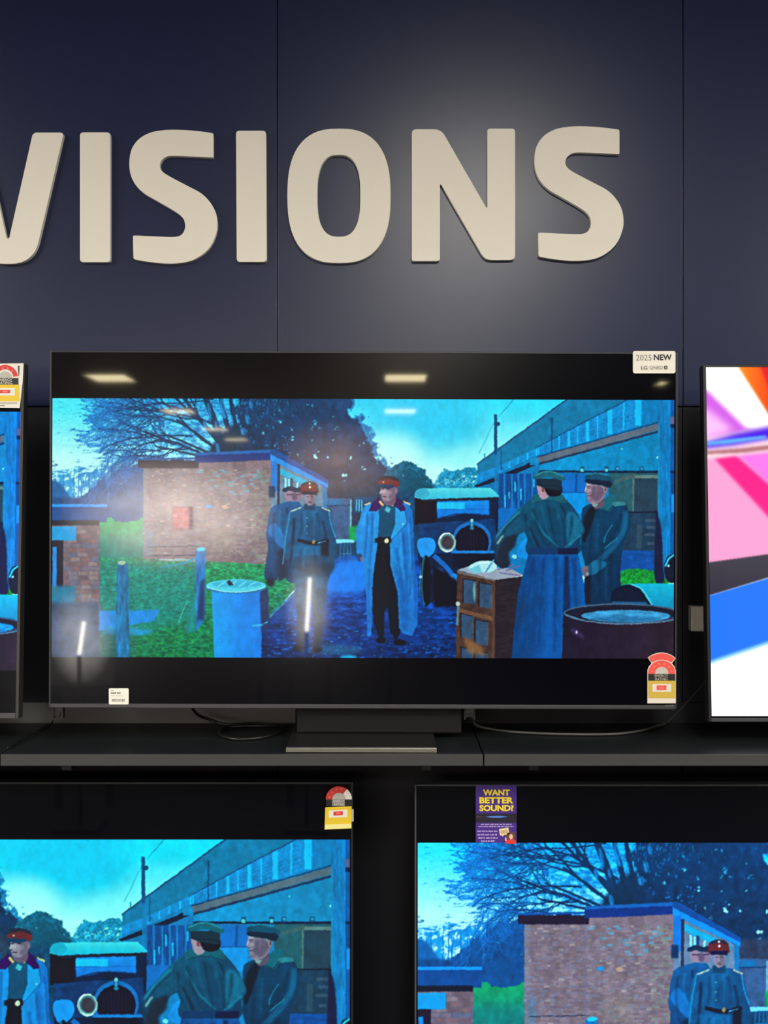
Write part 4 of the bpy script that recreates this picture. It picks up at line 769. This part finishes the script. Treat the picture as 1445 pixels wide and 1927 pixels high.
adopt(t, [flat('backing', PLm, outl, M_white_d, off=.0016, th=.0005), flat('star_band', PLm, band, M_red_d, off=.002, th=.0003), flat('crown', PLm, crown, M_red_d, off=.0022, th=.0003), flat('dome', PLm, dome, M_lgry, off=.0024, th=.0003),
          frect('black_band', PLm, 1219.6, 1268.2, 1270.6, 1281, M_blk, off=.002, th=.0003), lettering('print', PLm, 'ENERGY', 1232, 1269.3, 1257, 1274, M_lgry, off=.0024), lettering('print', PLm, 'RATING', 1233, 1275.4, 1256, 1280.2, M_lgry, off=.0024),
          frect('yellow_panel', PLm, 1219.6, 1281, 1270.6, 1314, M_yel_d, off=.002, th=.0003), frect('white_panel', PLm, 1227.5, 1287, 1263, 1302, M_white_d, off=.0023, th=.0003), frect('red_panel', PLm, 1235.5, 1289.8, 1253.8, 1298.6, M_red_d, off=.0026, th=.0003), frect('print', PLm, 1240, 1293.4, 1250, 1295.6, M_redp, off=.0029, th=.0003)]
      + dots('star', PLm, [(1226.5, 1263), (1231.3, 1254.5), (1239.8, 1249.5), (1250, 1249.5), (1258.6, 1254.6), (1263.7, 1263.2), (1229.3, 1239.8)], 2.4, M_redp))
# half-round energy label on the lower left television
PLb = Plane((0, -.0012, 0), (0, -1, 0))
t = thing_at('energy_label', PLb, 636, 1560, 'half-round red energy label with a yellow card, on the lower left television', 'label', 'energy rating labels')
cx, cy = 637.5, 1504.3; Rb, Ri = 24.6, 12.6
adopt(t, [flat('star_band', PLb, arc(cx, cy, Ri, Rb, 52, 180), M_red, off=.002), flat('plain_band', PLb, arc(cx, cy, Ri, Rb, 0, 51.6), M_white, off=.002), flat('dome', PLb, arc(cx, cy, 0.01, Ri-.2, 0, 180), M_lgry, off=.0022),
          frect('black_band', PLb, 613.4, 1504.4, 661.6, 1517, M_blk, off=.0018), frect('tab', PLb, 624.6, 1504.4, 649, 1517, M_gry, off=.002), lettering('print', PLb, 'ENERGY', 627, 1505.4, 648, 1510, M_white, off=.0026), lettering('print', PLb, 'RATING', 629, 1511.4, 647, 1516, M_white, off=.0026),
          flat('yellow_panel', PLb, [(612, 1519.6), (661.5, 1517.2), (661.5, 1559), (610.6, 1561.2)], M_yel, off=.0022), flat('white_panel', PLb, [(619, 1525.4), (654, 1523.2), (653.6, 1537.6), (618.6, 1539)], M_white, off=.0028), flat('red_panel', PLb, [(627.4, 1527.4), (645, 1526.4), (645, 1533.8), (627.4, 1534.8)], M_red, off=.0032),
          flat('print', PLb, [(632, 1529.4), (641, 1529), (641, 1531.6), (632, 1532)], M_redp, off=.0036), flat('footer', PLb, [(611.4, 1552), (660.8, 1550), (660.8, 1558.4), (611, 1560.6)], M_yell, off=.0028), frect('side_card', PLb, 661.6, 1523, 665.4, 1546, M_lgry, off=.0012)]
      + dots('star', PLb, [(619.8, 1500), (625, 1490.6), (633, 1485.2), (642.3, 1484.6)], 2.4, M_redp, off=.0028))
# energy card on the left television
t = thing_at('energy_label', PLl, 10, 767, 'white card with red arch and yellow panel on the television at the left edge', 'label', 'energy rating labels')
cx, cy = 9.5, 714.5
adopt(t, [flat('backing', PLl, [(-22, 684.5), (44.3, 683.6), (42.4, 720), (37, 768), (-24, 767)], M_white, off=.002), flat('star_band', PLl, arc(cx, cy-4, 15.5, 24, 6, 186), M_red, off=.0026), flat('dome', PLl, arc(cx, cy-3, .01, 13, 0, 180), M_lgry, off=.0026), frect('black_band', PLl, -16, 711.4, 34.6, 723.6, M_blk, off=.0026),
          lettering('print', PLl, 'ENERGY', -4, 712.4, 23, 717.2, M_white, off=.003), lettering('print', PLl, 'RATING', -4, 718, 23, 723, M_white, off=.003), flat('yellow_panel', PLl, [(-16, 723.8), (35.6, 723.8), (36, 755), (-17, 755)], M_yel, off=.0026), frect('white_panel', PLl, -10, 730, 28, 744.4, M_white, off=.003), frect('red_panel', PLl, -2, 733.6, 19, 740, M_red, off=.0034), frect('print', PLl, 5, 735.4, 14, 738, M_redp, off=.0038),
          flat('edge_line', PLl, [(33.8, 688), (36.6, 688.4), (35.6, 708), (34.6, 708)], M_blk, off=.0026), frect('print', PLl, -14, 757, 32, 760, M_lgry, off=.0026), frect('print', PLl, -14, 762, 9, 764, M_gry, off=.0026)]
      + dots('star', PLl, [(-6.5, 700.5), (-2.5, 694), (5, 693), (14.6, 693), (22.6, 697.4)], 2.6, M_redp, off=.0032))
# flyer on the lower right television
t = thing_at('flyer', PLb, 933, 1587, 'purple flyer with yellow WANT BETTER SOUND? heading on the lower right television', 'flyer')
fl = [flat('sheet', PLb, [(895, 1478), (972, 1477.6), (972, 1588), (958, 1588), (950, 1586.2), (895, 1586)], M_pur, off=.003, th=.0005)]
slab = mat('print_bright_yellow', (236, 212, 50), rough=.5)
for s_, xa, ya, xb, yb in (('WANT', 908.5, 1485.6, 959.5, 1497.2), ('BETTER', 902, 1500, 966, 1512), ('SOUND?', 902, 1514.8, 966.4, 1526.6)):
    fl.append(lettering('heading', PLb, s_, xa, ya, xb, yb, slab, off=.0038, bold=.045))
fl.append(frect('dark_bar', PLb, 895.2, 1531, 971.8, 1548, M_bar, off=.0034, th=.0003))
fl.append(flat('glow', PLb, [(914, 1537), (925, 1535.6), (940, 1535), (955, 1537), (940, 1539), (925, 1538.6)], M_glow, off=.0038, th=.0003)); fl.append(flat('glow', PLb, [(896, 1536.4), (914, 1537), (896, 1538)], mat('print_dull_red', (98, 66, 84), rough=.5), off=.0038, th=.0003))
rnd = random.Random(9)
for (xa, xb, y, hgt) in ((905, 963, 1550, 2), (900, 966.5, 1554.2, 2), (897.6, 937, 1562.6, 2.8), (898, 937.5, 1569.2, 2.8), (899.5, 936.5, 1575.4, 2.8), (905.5, 930.5, 1581, 2.8)):
    bm = bmesh.new(); x = xa
    while x < xb-1:                                                # small print, too fine to read in the picture
        w_ = min(rnd.uniform(3, 9), xb-x); n_ = max(int(w_/1.1), 1)
        for i in range(n_):
            q = x+i*w_/n_; hh = hgt*rnd.uniform(.6, 1.); f = [PLb.hit(a, b, .0036) for a, b in ((q, y+hgt-hh), (q+w_/n_*.8, y+hgt-hh), (q+w_/n_*.8, y+hgt), (q, y+hgt))]; bm.faces.new([bm.verts.new(v) for v in f][::-1])
        x += w_+1.4
    fl.append(obj('small_print', bm, M_lil))
fl.append(flat('speech_card', PLb, [(939, 1560), (956.5, 1557.6), (958, 1569.6), (947.4, 1571.6), (946, 1574.4), (944, 1572.2), (940.4, 1572)], mat('print_cream', (232, 208, 168), rough=.5), off=.0036, th=.0003))
fl.append(flat('speech_card_print', PLb, [(941.6, 1563), (955, 1561), (955.6, 1568), (942.4, 1569.6)], mat('print_tan', (190, 164, 120), rough=.5), off=.004, th=.0003))
fl.append(flat('presenter_hair', PLb, catmull([(951, 1574), (955, 1568), (962, 1565.4), (969, 1568), (969.4, 1576), (966, 1580), (956, 1578)], 4), M_hair, off=.0036, th=.0003)); fl.append(flat('presenter_face', PLb, superell(961.6, 1574.6, 3.4, 5, 2, 16), M_skin, off=.004, th=.0003))
fl.append(flat('presenter_jumper', PLb, [(950.4, 1587), (952, 1581.4), (957, 1579.6), (966, 1579.4), (970.6, 1582.4), (971.8, 1587.8), (958, 1587.8)], M_red, off=.0042, th=.0003)); fl.append(flat('presenter_hand', PLb, catmull([(950, 1578), (951.4, 1575.6), (953, 1578), (953, 1582), (950.6, 1582.4)], 3), M_skin, off=.0044, th=.0003))
adopt(t, fl)

# ------------------------------------------------------------------ wall socket, cords
sx0 = P(1299.5, 1188, WY-.02); sx1 = P(1375, 1140, WY-.02)
t = empty('wall_socket', ((sx0.x+sx1.x)/2, WY, sx0.z)); tag(t, 'white wall socket plate half hidden behind the right television', 'wall socket')
hw_ = (sx1.x-sx0.x)/2; hh_ = sx1.z-sx0.z
box('plate', (-hw_, -.024, 0), (hw_, .004, hh_), M_plate, t, bev=.003)
box('switch', (-hw_*.3, -.029, hh_*.38), (-hw_*.1, -.0235, hh_*.62), M_shell, t, bev=.001); box('socket_face', (hw_*.2, -.026, hh_*.2), (hw_*.85, -.0235, hh_*.8), M_white, t, bev=.001)
def on_shelf(px, py, up=.0045):
    d = FPX*(CAM_Z-SH_Z-up)/(py-CY); return Vector(((px-CX)/FPX*d, d+CAM_Y, SH_Z+up))
c1 = [P(361, 1330, .10), P(372, 1345, .13), P(395, 1354, .16), on_shelf(425, 1363, .012), on_shelf(480, 1362), on_shelf(530, 1366), on_shelf(525, 1378), on_shelf(490, 1388), on_shelf(445, 1391), on_shelf(416, 1384), on_shelf(414, 1374), on_shelf(440, 1367), on_shelf(495, 1366, .010), on_shelf(545, 1366, .006)]
tag(obj('power_cord', tube_bm(c1, .0035), M_cable), 'black power cord coiled on the shelf left of the pedestal stand', 'cord', 'cords on the shelf')
c2 = [P(888, 1347, .06), on_shelf(895, 1364, .02), on_shelf(925, 1372), on_shelf(975, 1378), on_shelf(1060, 1381.5), on_shelf(1150, 1381.5), on_shelf(1200, 1376), on_shelf(1235, 1367), on_shelf(1252, 1362)]
tag(obj('power_cord', tube_bm(c2, .0032), M_cable_g), 'long grey cord curving over the shelf towards the right television', 'cord', 'cords on the shelf')
c3 = [P(1338, 1268, .14), P(1310, 1302, .16), P(1280, 1335, .18), on_shelf(1254, 1360.5, .006)]
tag(obj('tether_wire', tube_bm(c3, .0009, 6), M_cable_g), 'thin tether wire hanging between the main and right televisions', 'wire')
c4 = [P(100, 1356, .05), on_shelf(92, 1366, .004), on_shelf(60, 1382, .004), on_shelf(14, 1408, .004)]
tag(obj('tether_wire', tube_bm(c4, .0016, 6), M_cable), 'thin black wire lying on the shelf at the far left', 'wire')

# ------------------------------------------------------------------ across the aisle, seen only as reflections in the screens
def veil_mat(name, col, strength, spots=0.):
    """glow of an added panel: mottled emission fading from the middle, for a soft veil"""
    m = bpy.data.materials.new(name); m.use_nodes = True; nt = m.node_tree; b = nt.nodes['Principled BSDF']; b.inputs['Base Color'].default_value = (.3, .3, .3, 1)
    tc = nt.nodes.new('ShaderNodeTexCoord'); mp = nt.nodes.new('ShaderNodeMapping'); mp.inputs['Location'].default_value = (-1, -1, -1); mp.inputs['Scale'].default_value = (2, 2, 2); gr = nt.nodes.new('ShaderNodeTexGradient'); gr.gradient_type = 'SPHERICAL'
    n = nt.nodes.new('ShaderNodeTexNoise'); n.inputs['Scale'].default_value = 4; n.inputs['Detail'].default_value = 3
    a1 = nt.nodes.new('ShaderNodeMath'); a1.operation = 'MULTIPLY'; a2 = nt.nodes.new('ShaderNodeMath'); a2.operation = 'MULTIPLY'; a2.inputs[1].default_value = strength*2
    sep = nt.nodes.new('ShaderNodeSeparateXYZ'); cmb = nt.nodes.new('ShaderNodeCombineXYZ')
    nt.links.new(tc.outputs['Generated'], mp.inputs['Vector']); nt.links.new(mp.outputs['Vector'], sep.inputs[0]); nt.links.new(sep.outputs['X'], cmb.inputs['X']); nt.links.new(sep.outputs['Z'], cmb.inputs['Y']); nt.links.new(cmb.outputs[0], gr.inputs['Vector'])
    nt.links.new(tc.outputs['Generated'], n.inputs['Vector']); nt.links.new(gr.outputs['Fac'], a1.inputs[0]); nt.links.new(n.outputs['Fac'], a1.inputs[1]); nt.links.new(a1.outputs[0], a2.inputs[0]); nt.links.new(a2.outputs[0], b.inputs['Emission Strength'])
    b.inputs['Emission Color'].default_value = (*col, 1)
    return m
M_lb = veil_mat('lit_veil_face', (1.0, .86, .74), 27.)
M_lb2 = veil_mat('lit_brown_veil', (1.0, .62, .38), 10.)
M_lb3 = veil_mat('lit_grey_halo', (1.0, .95, .88), 16.)
M_lbr = mat('lit_red_face', (240, 80, 70), rough=.5, emit=(1.0, .42, .34), estr=30.)
M_tube = mat('lit_tube', (255, 250, 235), rough=.5, emit=(1.0, .93, .78), estr=60.)
def refl(px, py, Y):
    """point of the aisle whose mirror image in the main screen is seen at that pixel"""
    d = -Y-CAM_Y; return Vector(((px-CX)/FPX*d, Y, CAM_Z-(py-CY)/FPX*d))
def lightbox(name, pxa, pya, pxb, pyb, Y, m, label, cat, rim=.03):  # also builds the added veil and halo panels
    a, b = refl(pxa, pyb, Y), refl(pxb, pya, Y); t = empty(name, ((a.x+b.x)/2, Y, 0)); tag(t, label, cat); h = (b.x-a.x)/2
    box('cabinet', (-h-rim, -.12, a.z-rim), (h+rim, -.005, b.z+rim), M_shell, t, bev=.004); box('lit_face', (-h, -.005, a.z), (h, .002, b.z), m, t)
    for s_ in ((-1, 1) if rim > .01 else ()): box('leg', (s_*h*.8-.02, -.1, 0), (s_*h*.8+.02, -.06, a.z-.03), M_shell, t)
lightbox('unseen_lit_panel', 110, 855, 530, 1075, -5.0, M_lb, 'large lit white panel added across the aisle for the veil in the main screen', 'lightbox')  # added panel; its soft glow makes the hazy veil on the main screen
lightbox('unseen_lit_panel', 326, 955, 356, 995, -4.87, M_lbr, 'small lit red sign fixed to the large added white panel', 'lightbox', .006)
lightbox('unseen_lit_panel', 500, 790, 760, 960, -6.2, M_lb2, 'dim brown lit panel added further across the aisle to tint the reflection above the men', 'lightbox')  # added to give the reflection a brownish tint
lightbox('unseen_lit_panel', 535, 1040, 625, 1240, -4.0, M_lb3, 'narrow grey lit panel added for the halo behind the upright light tube', 'lightbox')  # this panel and the next are added for the tubes' halos
lightbox('unseen_lit_panel', 90, 1100, 215, 1290, -4.0, M_lb3, 'grey lit panel added for the halo behind the leaning light tube', 'lightbox')
for (xa, ya, xb, yb, lab) in ((583, 1087, 577, 1188, 'upright light tube across the aisle, reflected below the first man'), (158, 1170, 149, 1232, 'leaning light tube across the aisle, reflected in the screen corner')):
    a, b = refl(xa, ya, -3.6), refl(xb, yb, -3.6); t = empty('light_tube', (b.x, -3.6, 0)); tag(t, lab, 'light tube', 'light tubes across the aisle')
    o = Vector((b.x, -3.6, 0)); obj('tube', tube_bm([a-o, (a+b)/2-o, b-o], .011, 10, 2), M_tube, t); obj('stand', tube_bm([b-o, Vector((0, -.02, .02))], .012, 8, 1), M_shell, t); obj('foot', box_bm(-.12, -.14, 0, .12, .1, .02, .004), M_shell, t)
